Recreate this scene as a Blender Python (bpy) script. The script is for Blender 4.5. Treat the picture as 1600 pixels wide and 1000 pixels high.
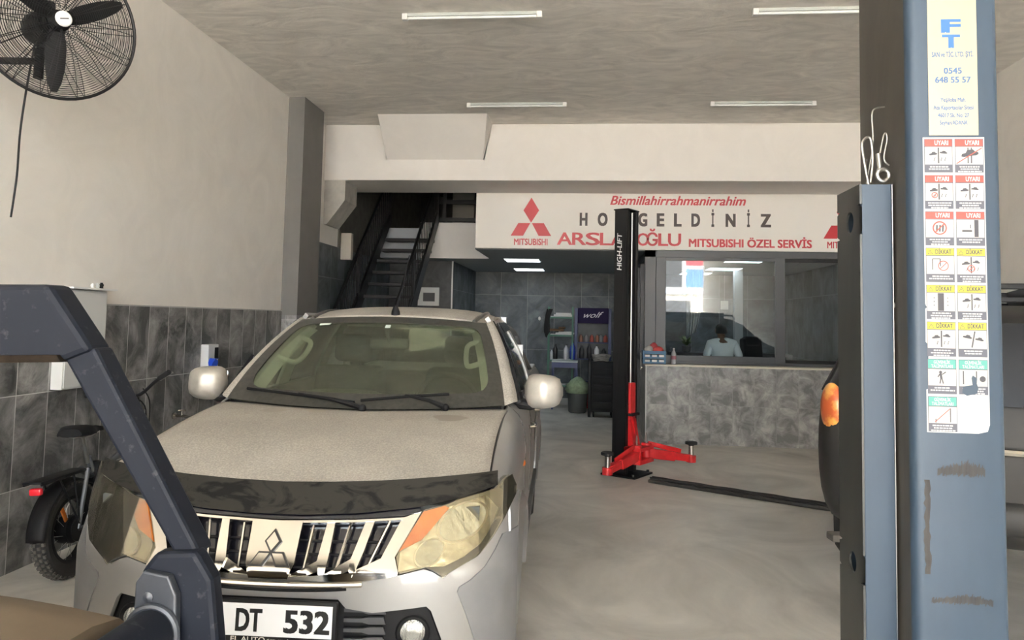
import bpy, bmesh, math, random
from mathutils import Vector, Matrix
random.seed(7)
sc = bpy.context.scene
for _o in list(bpy.data.objects):
    bpy.data.objects.remove(_o)
COL = sc.collection
V = Vector

# ---------------------------------------------------------------- camera
cam_d = bpy.data.cameras.new('camera')
cam = bpy.data.objects.new('camera', cam_d)
COL.objects.link(cam)
cam_d.sensor_width = 36.0
cam_d.lens = 1190.0 / 1600.0 * 36.0
cam_d.shift_y = -79.0 / 1600.0
cam_d.clip_start = 0.05
cam_d.clip_end = 200
cam.matrix_world = Matrix(((0.9951717, -0.0140967, 0.0971316, 0.0),
                           (0.0959705, -0.0675966, -0.9930863, 0.0),
                           (0.0205650, 0.9976131, -0.0659174, 1.7),
                           (0, 0, 0, 1)))
sc.camera = cam

# ---------------------------------------------------------------- world, light, exposure
sc.view_settings.view_transform = 'Standard'
sc.view_settings.look = 'None'
sc.view_settings.gamma = 1.0
sc.view_settings.use_curve_mapping = False
sc.view_settings.exposure = 0.75
world = bpy.data.worlds.new('sky')
sc.world = world
world.use_nodes = True
wn = world.node_tree.nodes
wl = world.node_tree.links
bg = wn['Background']
SKY = 6.0
tc = wn.new('ShaderNodeTexCoord')
sx = wn.new('ShaderNodeSeparateXYZ')
rp = wn.new('ShaderNodeValToRGB')
rp.color_ramp.elements[0].position = 0.0
rp.color_ramp.elements[0].color = (1.0, 0.92, 0.80, 1)
rp.color_ramp.elements[1].position = 0.6
rp.color_ramp.elements[1].color = (0.80, 0.86, 0.95, 1)
wl.new(tc.outputs['Generated'], sx.inputs[0])
wl.new(sx.outputs['Z'], rp.inputs[0])
wl.new(rp.outputs[0], bg.inputs['Color'])
bg.inputs['Strength'].default_value = SKY
# high sun behind the building: it never reaches the floor inside, but lights the street and the facade opposite
sun_d = bpy.data.lights.new('sun', 'SUN')
sun_d.energy = 85.0
sun_d.color = (1.0, 0.96, 0.91)
sun_d.angle = math.radians(0.6)
sun_o = bpy.data.objects.new('sun', sun_d)
COL.objects.link(sun_o)
sun_o.rotation_euler = V((0.10, -0.55, -0.83)).to_track_quat('-Z', 'Y').to_euler()
# daylight enters through the open shop front: a portal only guides the sampling of the sky
pl = bpy.data.lights.new('shopfront_daylight', 'AREA')
pl.shape = 'RECTANGLE'
pl.size = 8.0
pl.size_y = 4.4
pl.cycles.is_portal = True
po = bpy.data.objects.new('shopfront_daylight', pl)
COL.objects.link(po)
po.location = (0.3, -5.98, 2.2)
po.rotation_euler = (math.radians(90), 0, 0)     # faces +Y, into the garage

# ---------------------------------------------------------------- materials
MATS = {}


def nodes(name):
    m = bpy.data.materials.new(name)
    m.use_nodes = True
    nt = m.node_tree
    return m, nt, nt.nodes['Principled BSDF']


def mat(name, col, rough=0.5, metal=0.0, var=0.0, scale=6.0, bump=0.0, spec=0.5, emit=None, es=1.0, coat=0.0, col2=None, detail=6.0, stretch=None, lo=0.35, hi=0.65, bscale=None, distort=0.0):
    """plain principled material with an optional noise between two colours and a bump"""
    m, nt, b = nodes(name)
    L = nt.links
    b.inputs['Base Color'].default_value = (*col, 1)
    b.inputs['Roughness'].default_value = rough
    b.inputs['Metallic'].default_value = metal
    b.inputs['Specular IOR Level'].default_value = spec
    b.inputs['Coat Weight'].default_value = coat
    if emit:
        b.inputs['Emission Color'].default_value = (*emit, 1)
        b.inputs['Emission Strength'].default_value = es
    if var or col2 or bump:
        tcn = nt.nodes.new('ShaderNodeTexCoord')
        mp = nt.nodes.new('ShaderNodeMapping')
        if stretch:
            mp.inputs['Scale'].default_value = stretch
        L.new(tcn.outputs['Object'], mp.inputs['Vector'])
        n = nt.nodes.new('ShaderNodeTexNoise')
        n.inputs['Scale'].default_value = scale
        n.inputs['Detail'].default_value = detail
        n.inputs['Roughness'].default_value = 0.6
        n.inputs['Distortion'].default_value = distort
        L.new(mp.outputs[0], n.inputs['Vector'])
        if var or col2:
            r = nt.nodes.new('ShaderNodeValToRGB')
            c2 = col2 or tuple(min(1, c * (1 + var)) for c in col)
            c1 = col if col2 else tuple(c * (1 - var) for c in col)
            r.color_ramp.elements[0].position = lo
            r.color_ramp.elements[0].color = (*c1, 1)
            r.color_ramp.elements[1].position = hi
            r.color_ramp.elements[1].color = (*c2, 1)
            L.new(n.outputs['Fac'], r.inputs[0])
            L.new(r.outputs[0], b.inputs['Base Color'])
        if bump:
            bp = nt.nodes.new('ShaderNodeBump')
            bp.inputs['Strength'].default_value = bump
            bp.inputs['Distance'].default_value = 0.02
            src = n
            if bscale:
                src = nt.nodes.new('ShaderNodeTexNoise')
                src.inputs['Scale'].default_value = bscale
                src.inputs['Detail'].default_value = 4
                L.new(mp.outputs[0], src.inputs['Vector'])
            L.new(src.outputs['Fac'], bp.inputs['Height'])
            L.new(bp.outputs[0], b.inputs['Normal'])
    MATS[name] = m
    return m


def glass(name, tint=(0.8, 0.85, 0.82), refl=0.08, dust=0.0, dustcol=(0.5, 0.46, 0.4)):
    """thin pane: tinted see-through, Fresnel reflection, optional film of dust"""
    m, nt, b = nodes(name)
    L = nt.links
    nt.nodes.remove(b)
    out = nt.nodes['Material Output']
    tr = nt.nodes.new('ShaderNodeBsdfTransparent')
    tr.inputs[0].default_value = (*tint, 1)
    gl = nt.nodes.new('ShaderNodeBsdfGlossy')
    gl.inputs['Roughness'].default_value = 0.02
    fr = nt.nodes.new('ShaderNodeFresnel')
    fr.inputs['IOR'].default_value = 1.5
    mu = nt.nodes.new('ShaderNodeMath')
    mu.operation = 'MULTIPLY'
    mu.inputs[1].default_value = refl / 0.04
    mu.use_clamp = True
    L.new(fr.outputs[0], mu.inputs[0])
    mx = nt.nodes.new('ShaderNodeMixShader')
    L.new(mu.outputs[0], mx.inputs[0])
    L.new(tr.outputs[0], mx.inputs[1])
    L.new(gl.outputs[0], mx.inputs[2])
    last = mx
    if dust:
        df = nt.nodes.new('ShaderNodeBsdfDiffuse')
        df.inputs[0].default_value = (*dustcol, 1)
        tcn = nt.nodes.new('ShaderNodeTexCoord')
        n = nt.nodes.new('ShaderNodeTexNoise')
        n.inputs['Scale'].default_value = 5
        n.inputs['Detail'].default_value = 8
        L.new(tcn.outputs['Object'], n.inputs['Vector'])
        mr = nt.nodes.new('ShaderNodeMapRange')
        mr.inputs['From Min'].default_value = 0.3
        mr.inputs['From Max'].default_value = 0.7
        mr.inputs['To Min'].default_value = dust * 0.6
        mr.inputs['To Max'].default_value = dust * 1.4
        L.new(n.outputs['Fac'], mr.inputs['Value'])
        m2 = nt.nodes.new('ShaderNodeMixShader')
        L.new(mr.outputs[0], m2.inputs[0])
        L.new(last.outputs[0], m2.inputs[1])
        L.new(df.outputs[0], m2.inputs[2])
        last = m2
    L.new(last.outputs[0], out.inputs['Surface'])
    MATS[name] = m
    return m


def slate(name, axes, w, h, off=(0, 0), dark=(0.07, 0.07, 0.069), light=(0.34, 0.333, 0.32), grout=(0.55, 0.54, 0.52), mortar=0.003, rough=0.42, nscale=3.0):
    """slate-look wall tiles: a grid of tiles, each with its own piece of cleft-stone grain"""
    m, nt, b = nodes(name)
    L = nt.links
    tcn = nt.nodes.new('ShaderNodeTexCoord')
    s = nt.nodes.new('ShaderNodeSeparateXYZ')
    L.new(tcn.outputs['Object'], s.inputs[0])
    cells = []
    for k, (ax, sz, of) in enumerate(zip(axes, (w, h), off)):
        a = nt.nodes.new('ShaderNodeMath'); a.operation = 'ADD'; a.inputs[1].default_value = of + 50 * sz
        L.new(s.outputs[ax], a.inputs[0])
        d = nt.nodes.new('ShaderNodeMath'); d.operation = 'DIVIDE'; d.inputs[1].default_value = sz
        L.new(a.outputs[0], d.inputs[0])
        fl = nt.nodes.new('ShaderNodeMath'); fl.operation = 'FLOOR'
        L.new(d.outputs[0], fl.inputs[0])
        fc = nt.nodes.new('ShaderNodeMath'); fc.operation = 'FRACT'
        L.new(d.outputs[0], fc.inputs[0])
        # distance to the joint in metres
        pp = nt.nodes.new('ShaderNodeMath'); pp.operation = 'PINGPONG'; pp.inputs[1].default_value = 0.5
        L.new(fc.outputs[0], pp.inputs[0])
        ms = nt.nodes.new('ShaderNodeMath'); ms.operation = 'MULTIPLY'; ms.inputs[1].default_value = sz
        L.new(pp.outputs[0], ms.inputs[0])
        cells.append((fl, ms))
    cv = nt.nodes.new('ShaderNodeCombineXYZ')
    L.new(cells[0][0].outputs[0], cv.inputs[0])
    L.new(cells[1][0].outputs[0], cv.inputs[1])
    wnz = nt.nodes.new('ShaderNodeTexWhiteNoise'); wnz.noise_dimensions = '2D'
    L.new(cv.outputs[0], wnz.inputs['Vector'])
    w4 = nt.nodes.new('ShaderNodeMath'); w4.operation = 'MULTIPLY'; w4.inputs[1].default_value = 23.0
    L.new(wnz.outputs['Value'], w4.inputs[0])
    n1 = nt.nodes.new('ShaderNodeTexNoise'); n1.noise_dimensions = '4D'
    n1.inputs['Scale'].default_value = nscale
    n1.inputs['Detail'].default_value = 12
    n1.inputs['Roughness'].default_value = 0.66
    n1.inputs['Distortion'].default_value = 0.75
    L.new(tcn.outputs['Object'], n1.inputs['Vector'])
    L.new(w4.outputs[0], n1.inputs['W'])
    r = nt.nodes.new('ShaderNodeValToRGB')
    r.color_ramp.elements[0].position = 0.40
    r.color_ramp.elements[0].color = (*dark, 1)
    r.color_ramp.elements[1].position = 0.64
    r.color_ramp.elements[1].color = (*light, 1)
    e = r.color_ramp.elements.new(0.52)
    e.color = (*[(a * 0.45 + c * 0.55) for a, c in zip(light, dark)], 1)
    L.new(n1.outputs['Fac'], r.inputs[0])
    mn = nt.nodes.new('ShaderNodeMath'); mn.operation = 'MINIMUM'
    L.new(cells[0][1].outputs[0], mn.inputs[0])
    L.new(cells[1][1].outputs[0], mn.inputs[1])
    lt = nt.nodes.new('ShaderNodeMath'); lt.operation = 'LESS_THAN'; lt.inputs[1].default_value = mortar
    L.new(mn.outputs[0], lt.inputs[0])
    mx = nt.nodes.new('ShaderNodeMix'); mx.data_type = 'RGBA'
    L.new(lt.outputs[0], mx.inputs['Factor'])
    L.new(r.outputs[0], mx.inputs['A'])
    mx.inputs['B'].default_value = (*grout, 1)
    L.new(mx.outputs['Result'], b.inputs['Base Color'])
    bp = nt.nodes.new('ShaderNodeBump')
    bp.inputs['Strength'].default_value = 0.5
    bp.inputs['Distance'].default_value = 0.03
    L.new(n1.outputs['Fac'], bp.inputs['Height'])
    L.new(bp.outputs[0], b.inputs['Normal'])
    b.inputs['Roughness'].default_value = rough
    MATS[name] = m
    return m


def plaster(name, col, var=0.06, bump=0.25, stretch=(1, 1, 1), scale=2.2):
    """trowelled plaster: broad cloudy tone, finer swirling trowel strokes"""
    m, nt, b = nodes(name)
    L = nt.links
    tcn = nt.nodes.new('ShaderNodeTexCoord')
    mp = nt.nodes.new('ShaderNodeMapping')
    mp.inputs['Scale'].default_value = stretch
    L.new(tcn.outputs['Object'], mp.inputs['Vector'])
    n1 = nt.nodes.new('ShaderNodeTexNoise')
    n1.inputs['Scale'].default_value = scale
    n1.inputs['Detail'].default_value = 8
    n1.inputs['Roughness'].default_value = 0.62
    n1.inputs['Distortion'].default_value = 1.8
    L.new(mp.outputs[0], n1.inputs['Vector'])
    r = nt.nodes.new('ShaderNodeValToRGB')
    r.color_ramp.elements[0].position = 0.33
    r.color_ramp.elements[0].color = (*[c * (1 - var) for c in col], 1)
    r.color_ramp.elements[1].position = 0.68
    r.color_ramp.elements[1].color = (*[min(1, c * (1 + var)) for c in col], 1)
    L.new(n1.outputs['Fac'], r.inputs[0])
    L.new(r.outputs[0], b.inputs['Base Color'])
    bp = nt.nodes.new('ShaderNodeBump')
    bp.inputs['Strength'].default_value = bump
    bp.inputs['Distance'].default_value = 0.02
    L.new(n1.outputs['Fac'], bp.inputs['Height'])
    L.new(bp.outputs[0], b.inputs['Normal'])
    b.inputs['Roughness'].default_value = 0.85
    b.inputs['Specular IOR Level'].default_value = 0.2
    MATS[name] = m
    return m


def dusty_paint(name, col, col2, spots, rough=0.7):
    """settled dust with fine grit and wiped smudges of their own shape at the given places"""
    m, nt, b = nodes(name)
    L = nt.links
    tcn = nt.nodes.new('ShaderNodeTexCoord')
    n = nt.nodes.new('ShaderNodeTexNoise'); n.inputs['Scale'].default_value = 3; n.inputs['Detail'].default_value = 6
    L.new(tcn.outputs['Object'], n.inputs['Vector'])
    g = nt.nodes.new('ShaderNodeTexNoise'); g.inputs['Scale'].default_value = 130; g.inputs['Detail'].default_value = 2
    L.new(tcn.outputs['Object'], g.inputs['Vector'])
    r = nt.nodes.new('ShaderNodeValToRGB')
    r.color_ramp.elements[0].position = 0.35; r.color_ramp.elements[0].color = (*col, 1)
    r.color_ramp.elements[1].position = 0.68; r.color_ramp.elements[1].color = (*col2, 1)
    L.new(n.outputs['Fac'], r.inputs[0])
    r2 = nt.nodes.new('ShaderNodeValToRGB')
    r2.color_ramp.elements[0].position = 0.40; r2.color_ramp.elements[0].color = (0.86, 0.86, 0.86, 1)
    r2.color_ramp.elements[1].position = 0.66; r2.color_ramp.elements[1].color = (1.18, 1.17, 1.15, 1)
    L.new(g.outputs['Fac'], r2.inputs[0])
    mx = nt.nodes.new('ShaderNodeMix'); mx.data_type = 'RGBA'; mx.blend_type = 'MULTIPLY'
    mx.inputs['Factor'].default_value = 1
    L.new(r.outputs[0], mx.inputs['A']); L.new(r2.outputs[0], mx.inputs['B'])
    last = mx.outputs['Result']
    for (p, rad, c) in spots:
        d = nt.nodes.new('ShaderNodeVectorMath'); d.operation = 'DISTANCE'
        n3 = nt.nodes.new('ShaderNodeTexNoise'); n3.inputs['Scale'].default_value = 9; n3.inputs['Detail'].default_value = 3
        L.new(tcn.outputs['Object'], n3.inputs['Vector'])
        L.new(tcn.outputs['Object'], d.inputs[0]); d.inputs[1].default_value = p
        ad = nt.nodes.new('ShaderNodeMath'); ad.operation = 'MULTIPLY_ADD'
        L.new(n3.outputs['Fac'], ad.inputs[0]); ad.inputs[1].default_value = rad * 1.5
        L.new(d.outputs['Value'], ad.inputs[2])
        mr = nt.nodes.new('ShaderNodeMapRange')
        mr.inputs['From Min'].default_value = rad * 1.55; mr.inputs['From Max'].default_value = rad * 1.75
        mr.inputs['To Min'].default_value = 1; mr.inputs['To Max'].default_value = 0
        L.new(ad.outputs[0], mr.inputs['Value'])
        m2 = nt.nodes.new('ShaderNodeMix'); m2.data_type = 'RGBA'
        L.new(mr.outputs[0], m2.inputs['Factor']); L.new(last, m2.inputs['A'])
        m2.inputs['B'].default_value = (*c, 1)
        last = m2.outputs['Result']
    L.new(last, b.inputs['Base Color'])
    b.inputs['Roughness'].default_value = rough
    b.inputs['Specular IOR Level'].default_value = 0.3
    MATS[name] = m
    return m


wall_white = plaster('wall_white', (0.82, 0.785, 0.73), 0.04, 0.15, scale=1.6)
ceil_grey = plaster('ceiling_plaster', (0.79, 0.755, 0.70), 0.15, 0.4, stretch=(0.7, 1.5, 1), scale=2.4)
beam_white = plaster('beam_white', (0.84, 0.80, 0.755), 0.02, 0.05)
soffit_m = mat('soffit_board', (0.30, 0.32, 0.34), 0.6, var=0.03)
pillar_m = mat('pillar_grey', (0.165, 0.16, 0.15), 0.8, var=0.05, scale=3)
tile_left = slate('slate_left', (1, 2), 0.297, 0.612, (0.08, 0.085))
tile_counter = slate('slate_counter', (0, 2), 0.30, 0.55, (0.03, 0.0), dark=(0.16, 0.16, 0.157), light=(0.46, 0.45, 0.435), grout=(0.30, 0.30, 0.29), mortar=0.002, nscale=4.6)
tile_back = slate('slate_back', (0, 2), 0.60, 1.2, (0.1, 0.15), dark=(0.028, 0.036, 0.042), light=(0.125, 0.148, 0.163), grout=(0.30, 0.31, 0.31), mortar=0.003, nscale=1.9, rough=0.5)
tile_side = slate('slate_side', (1, 2), 0.60, 1.2, (0.1, 0.15), dark=(0.035, 0.042, 0.046), light=(0.15, 0.17, 0.18), grout=(0.30, 0.31, 0.31), mortar=0.003, nscale=1.9, rough=0.5)
floor_m = mat('concrete_floor', (0.46, 0.44, 0.40), 0.45, col2=(0.78, 0.75, 0.69), scale=0.9, detail=12, bump=0.03, lo=0.30, hi=0.66, distort=1.2, bscale=40)
ground_m = mat('street_ground', (0.52, 0.49, 0.44), 0.9, var=0.1)
black_steel = mat('black_steel', (0.008, 0.008, 0.009), 0.48, spec=0.3)
black_plastic = mat('black_plastic', (0.008, 0.008, 0.009), 0.55, spec=0.22)
dark_grey = mat('dark_grey', (0.05, 0.052, 0.055), 0.5)
rubber = mat('rubber', (0.02, 0.02, 0.02), 0.85)
chrome = mat('chrome', (0.50, 0.475, 0.43), 0.10, 1.0)
steel = mat('steel', (0.40, 0.39, 0.37), 0.34, 1.0)
white_plastic = mat('white_plastic', (0.75, 0.75, 0.73), 0.4)
white_metal = mat('white_metal', (0.62, 0.62, 0.60), 0.45)
red_paint = mat('red_paint', (0.60, 0.018, 0.022), 0.38, var=0.15, scale=10)
frame_grey = mat('anthracite_frame', (0.055, 0.058, 0.063), 0.4)


# ---------------------------------------------------------------- mesh helpers
def frame_of(d):
    d = V(d).normalized()
    a = V((0, 0, 1)) if abs(d.z) < 0.9 else V((1, 0, 0))
    x = a.cross(d).normalized()
    y = d.cross(x)
    return x, y, d


class MB:
    def __init__(s):
        s.bm = bmesh.new()
        s.mi = 0

    def slot(s, i):
        s.mi = i
        return s

    def _tag(s, faces):
        for f in faces:
            f.material_index = s.mi

    def face(s, pts):
        f = s.bm.faces.new([s.bm.verts.new(p) for p in pts])
        f.material_index = s.mi
        return s

    def obox(s, c, size, M=None, bev=0.0, seg=2):
        M = M or Matrix.Identity(3)
        c = V(c)
        t = bmesh.new()
        bmesh.ops.create_cube(t, size=1.0)
        for v in t.verts:
            v.co = V((v.co.x * size[0], v.co.y * size[1], v.co.z * size[2]))
        if bev:
            bev = min(bev, min(size) * 0.45)
            bmesh.ops.bevel(t, geom=t.edges[:], offset=bev, segments=seg, affect='EDGES', profile=0.5)
        s.merge(t, lambda p: c + M @ p)
        return s

    def box(s, x0, x1, y0, y1, z0, z1, bev=0.0):
        return s.obox(((x0 + x1) / 2, (y0 + y1) / 2, (z0 + z1) / 2), (abs(x1 - x0), abs(y1 - y0), abs(z1 - z0)), None, bev)

    def merge(s, t, fn=None):
        mp = {}
        for v in t.verts:
            mp[v] = s.bm.verts.new(fn(v.co) if fn else v.co)
        for f in t.faces:
            try:
                g = s.bm.faces.new([mp[v] for v in f.verts])
                g.material_index = s.mi
                g.smooth = f.smooth
            except ValueError:
                pass
        t.free()

    def rings(s, rr, closed=True, cap=(True, True)):
        vs = [[s.bm.verts.new(p) for p in r] for r in rr]
        n = len(rr[0])
        for a, b in zip(vs, vs[1:]):
            for i in range(n if closed else n - 1):
                j = (i + 1) % n
                try:
                    f = s.bm.faces.new((a[i], a[j], b[j], b[i]))
                    f.material_index = s.mi
                except ValueError:
                    pass
        if closed:
            for k, r in ((0, vs[0]), (1, vs[-1])):
                if cap[k]:
                    try:
                        f = s.bm.faces.new(r if k else r[::-1])
                        f.material_index = s.mi
                    except ValueError:
                        pass
        return s

    def grid(s, P):
        return s.rings(P, closed=False)

    def cyl(s, p0, p1, r0, r1=None, seg=16, cap=(True, True)):
        r1 = r0 if r1 is None else r1
        p0, p1 = V(p0), V(p1)
        x, y, d = frame_of(p1 - p0)
        R = lambda p, r: [p + (x * math.cos(a) + y * math.sin(a)) * r for a in (2 * math.pi * i / seg for i in range(seg))]
        return s.rings([R(p0, r0), R(p1, r1)], cap=cap)

    def lathe(s, prof, o=(0, 0, 0), axis=(0, 0, 1), seg=24, cap=(True, True)):
        o = V(o)
        x, y, d = frame_of(axis)
        return s.rings([[o + d * h + (x * math.cos(a) + y * math.sin(a)) * max(r, 1e-4) for a in (2 * math.pi * i / seg for i in range(seg))] for r, h in prof], cap=cap)

    def tube(s, pts, r, seg=8, closed=False, flat=None):
        pts = [V(p) for p in pts]
        n = len(pts)
        rr = r if isinstance(r, (list, tuple)) else [r] * n
        tans = []
        for i in range(n):
            if closed:
                t = pts[(i + 1) % n] - pts[i - 1]
            else:
                t = pts[min(i + 1, n - 1)] - pts[max(i - 1, 0)]
            tans.append(t.normalized())
        x, y, _ = frame_of(tans[0])
        out = []
        for i in range(n):
            t = tans[i]
            x = (x - t * x.dot(t))
            x = x.normalized() if x.length > 1e-6 else frame_of(t)[0]
            y = t.cross(x)
            out.append([pts[i] + (x * math.cos(a) + y * math.sin(a)) * rr[i] for a in (2 * math.pi * k / seg for k in range(seg))])
        if closed:
            out.append(out[0])
            return s.rings(out, cap=(False, False))
        return s.rings(out)

    def torus(s, c, axis, R, r, n=40, seg=8):
        c = V(c)
        x, y, d = frame_of(axis)
        return s.tube([c + (x * math.cos(a) + y * math.sin(a)) * R for a in (2 * math.pi * i / n for i in range(n))], r, seg, closed=True)

    def ball(s, c, r, seg=16, rows=10, M=None):
        r = r if isinstance(r, (list, tuple)) else (r, r, r)
        c = V(c)
        M = M or Matrix.Identity(3)
        rr = []
        for j in range(rows + 1):
            t = math.pi * j / rows
            st, ct = max(math.sin(t), 1e-3), math.cos(t)
            rr.append([c + M @ V((r[0] * st * math.cos(a), r[1] * st * math.sin(a), -r[2] * ct)) for a in (2 * math.pi * i / seg for i in range(seg))])
        return s.rings(rr)

    def prism(s, poly, o, ex, ey, depth):
        """polygon in the plane (o, ex, ey), extruded by depth along ex x ey"""
        o, ex, ey = V(o), V(ex), V(ey)
        n = ex.cross(ey).normalized()
        a = [o + ex * p[0] + ey * p[1] for p in poly]
        b = [p + n * depth for p in a]
        return s.rings([a, b])

    def patch(s, poly, fn, step=0.04, off=0.0, thick=0.008, steps=None):
        """polygon of two parameters laid on a curved surface fn(a, b) -> (point, outward normal), with thickness"""
        t = bmesh.new()
        t.faces.new([t.verts.new((p[0], p[1], 0)) for p in poly])
        xs = [p[0] for p in poly]
        ys = [p[1] for p in poly]
        st = steps or (step, step)
        for lo, hi, ax, sp in ((min(xs), max(xs), 0, st[0]), (min(ys), max(ys), 1, st[1])):
            n = int((hi - lo) / sp)
            for i in range(1, n + 1):
                q = lo + (hi - lo) * i / (n + 1)
                bmesh.ops.bisect_plane(t, geom=t.verts[:] + t.edges[:] + t.faces[:], dist=1e-6,
                                       plane_co=(q, 0, 0) if ax == 0 else (0, q, 0), plane_no=(1, 0, 0) if ax == 0 else (0, 1, 0))
        t.verts.index_update()
        top, bot = {}, {}
        nn = {}
        for v in t.verts:
            p, n = fn(v.co.x, v.co.y)
            top[v] = s.bm.verts.new(p + n * off)
            bot[v] = s.bm.verts.new(p + n * (off - thick))
            nn[v] = n
        for f in t.faces:
            vs = list(f.verts)
            tv = [top[v] for v in vs]
            g = s.bm.faces.new(tv)
            g.normal_update()
            flip = g.normal.dot(nn[vs[0]]) < 0
            if flip:
                g.normal_flip()
            g.material_index = s.mi
            g.smooth = True
            g2 = s.bm.faces.new([bot[v] for v in vs])
            g2.normal_update()
            if g2.normal.dot(nn[vs[0]]) > 0:
                g2.normal_flip()
            g2.material_index = s.mi
            g2.smooth = True
        for e in t.edges:
            if len(e.link_faces) == 1:
                a, b = e.verts
                try:
                    g = s.bm.faces.new((top[a], top[b], bot[b], bot[a]))
                    g.material_index = s.mi
                except ValueError:
                    pass
        t.free()
        return s

    def text(s, body, o, ex, ey, h, w=None, bold=0.0, shear=0.0, align='CENTER', depth=0.001, spacing=1.0):
        """flat raised lettering; o is the middle (or left end) of the baseline, h the height of a capital, w the full width"""
        cu = bpy.data.curves.new('lettering', 'FONT')
        cu.body = body
        cu.size = 1.0
        cu.shear = shear
        cu.space_character = spacing
        cu.resolution_u = 3
        cu.fill_mode = 'FRONT'
        ob = bpy.data.objects.new('lettering', cu)
        COL.objects.link(ob)
        dg = bpy.context.evaluated_depsgraph_get()
        me = bpy.data.meshes.new_from_object(ob.evaluated_get(dg))
        bpy.data.objects.remove(ob)
        bpy.data.curves.remove(cu)
        if not me.vertices:
            return s
        x0 = min(v.co.x for v in me.vertices)
        x1 = max(v.co.x for v in me.vertices)
        sy = h / 0.70
        sxx = sy if w is None else w / (x1 - x0)
        o, ex, ey = V(o), V(ex).normalized(), V(ey).normalized()
        n = ex.cross(ey).normalized()
        sh = {'CENTER': (x0 + x1) / 2, 'LEFT': x0, 'RIGHT': x1}[align]
        # heavier strokes: the same letters laid down again, a stroke's width aside
        for k, (ax, ay) in enumerate(((0, 0),) if not bold else ((0, 0), (bold, bold * 0.6), (-bold, bold * 0.6), (bold, -bold * 0.6), (-bold, -bold * 0.6))):
            t = bmesh.new()
            t.from_mesh(me)
            s.merge(t, lambda p: o + ex * ((p.x - sh + ax) * sxx) + ey * ((p.y + ay) * sy) + n * (depth + 0.00003 * k))
        bpy.data.meshes.remove(me)
        return s

    def build(s, name, mats, parent=None, smooth=True, angle=35, loc=None, subsurf=0, bevel=0.0, recalc=True):
        if recalc:
            bmesh.ops.remove_doubles(s.bm, verts=s.bm.verts[:], dist=1e-5)
            bmesh.ops.recalc_face_normals(s.bm, faces=s.bm.faces[:])
        me = bpy.data.meshes.new(name)
        for f in s.bm.faces:
            f.smooth = smooth
        s.bm.to_mesh(me)
        s.bm.free()
        for m in (mats if isinstance(mats, (list, tuple)) else [mats]):
            me.materials.append(m)
        if smooth:
            me.set_sharp_from_angle(angle=math.radians(angle))
        o = bpy.data.objects.new(name, me)
        COL.objects.link(o)
        if parent:
            o.parent = parent
        if loc:
            o.location = loc
        if bevel:
            b = o.modifiers.new('bevel', 'BEVEL')
            b.width = bevel
            b.segments = 2
            b.limit_method = 'ANGLE'
        if subsurf:
            u = o.modifiers.new('subsurf', 'SUBSURF')
            u.levels = u.render_levels = subsurf
        return o


def thing(name, label, cat, loc=(0, 0, 0), rz=0.0, group=None):
    o = bpy.data.objects.new(name, None)
    o.empty_display_size = 0.1
    COL.objects.link(o)
    o.location = loc
    o.rotation_euler = (0, 0, rz)
    return tag(o, label, cat, group)


def tag(o, label, cat, group=None, kind=None):
    o['label'] = label
    o['category'] = cat
    if group:
        o['group'] = group
    if kind:
        o['kind'] = kind
    return o


def struct(o, label=None, cat=None):
    o['kind'] = 'structure'
    if label:
        o['label'] = label
    if cat:
        o['category'] = cat
    return o


def dup(root, loc, label, rz=None):
    r = root.copy()
    COL.objects.link(r)
    r.location = loc
    r['label'] = label
    if rz is not None:
        r.rotation_euler = (0, 0, rz)
    for ch in list(root.children):
        c = ch.copy()
        COL.objects.link(c)
        c.parent = r
        for g in list(ch.children):
            d = g.copy()
            COL.objects.link(d)
            d.parent = c
    return r


def rotz(a):
    return Matrix.Rotation(a, 3, 'Z')


def sym(half):
    """half outline starting and ending on u = 0 -> whole outline"""
    return half + [(-u, z) for (u, z) in reversed(half) if abs(u) > 1e-9]


def mir(poly):
    return [(-u, z) for (u, z) in poly]


def bez(p0, p1, p2, n=8):
    p0, p1, p2 = V(p0), V(p1), V(p2)
    return [p0 * (1 - t) ** 2 + p1 * 2 * t * (1 - t) + p2 * t * t for t in (i / n for i in range(n + 1))]


def smoothpath(pts, n=6):
    """Catmull-Rom through the points"""
    pts = [V(p) for p in pts]
    out = []
    for i in range(len(pts) - 1):
        p0, p1, p2, p3 = pts[max(i - 1, 0)], pts[i], pts[i + 1], pts[min(i + 2, len(pts) - 1)]
        for k in range(n):
            t = k / n
            out.append(0.5 * ((2 * p1) + (p2 - p0) * t + (2 * p0 - 5 * p1 + 4 * p2 - p3) * t * t + (3 * p1 - p0 - 3 * p2 + p3) * t ** 3))
    out.append(pts[-1])
    return out


def interp(tab, x):
    for (a, fa), (b, fb) in zip(tab, tab[1:]):
        if x <= b:
            t = max(0.0, (x - a) / (b - a))
            return fa + (fb - fa) * t
    return tab[-1][1]


# ================================================================ the setting
XL, XR, ZC, YF, YB = -3.70, 4.29, 4.40, -6.0, 17.0
struct(MB().box(XL - 0.25, XR + 0.25, YF, YB + 0.2, -0.2, 0.0).build('floor', floor_m, smooth=False))
struct(MB().box(-30, 32, -34, YF, -0.25, -0.03).build('street_ground', ground_m, smooth=False))
struct(MB().box(XL - 0.25, XR + 0.25, YF, YB + 0.2, ZC, ZC + 0.3).build('ceiling', ceil_grey, smooth=False))
struct(MB().box(XL - 0.25, XL, YF, YB + 0.2, 0, ZC).build('wall_left', wall_white, smooth=False))
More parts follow.
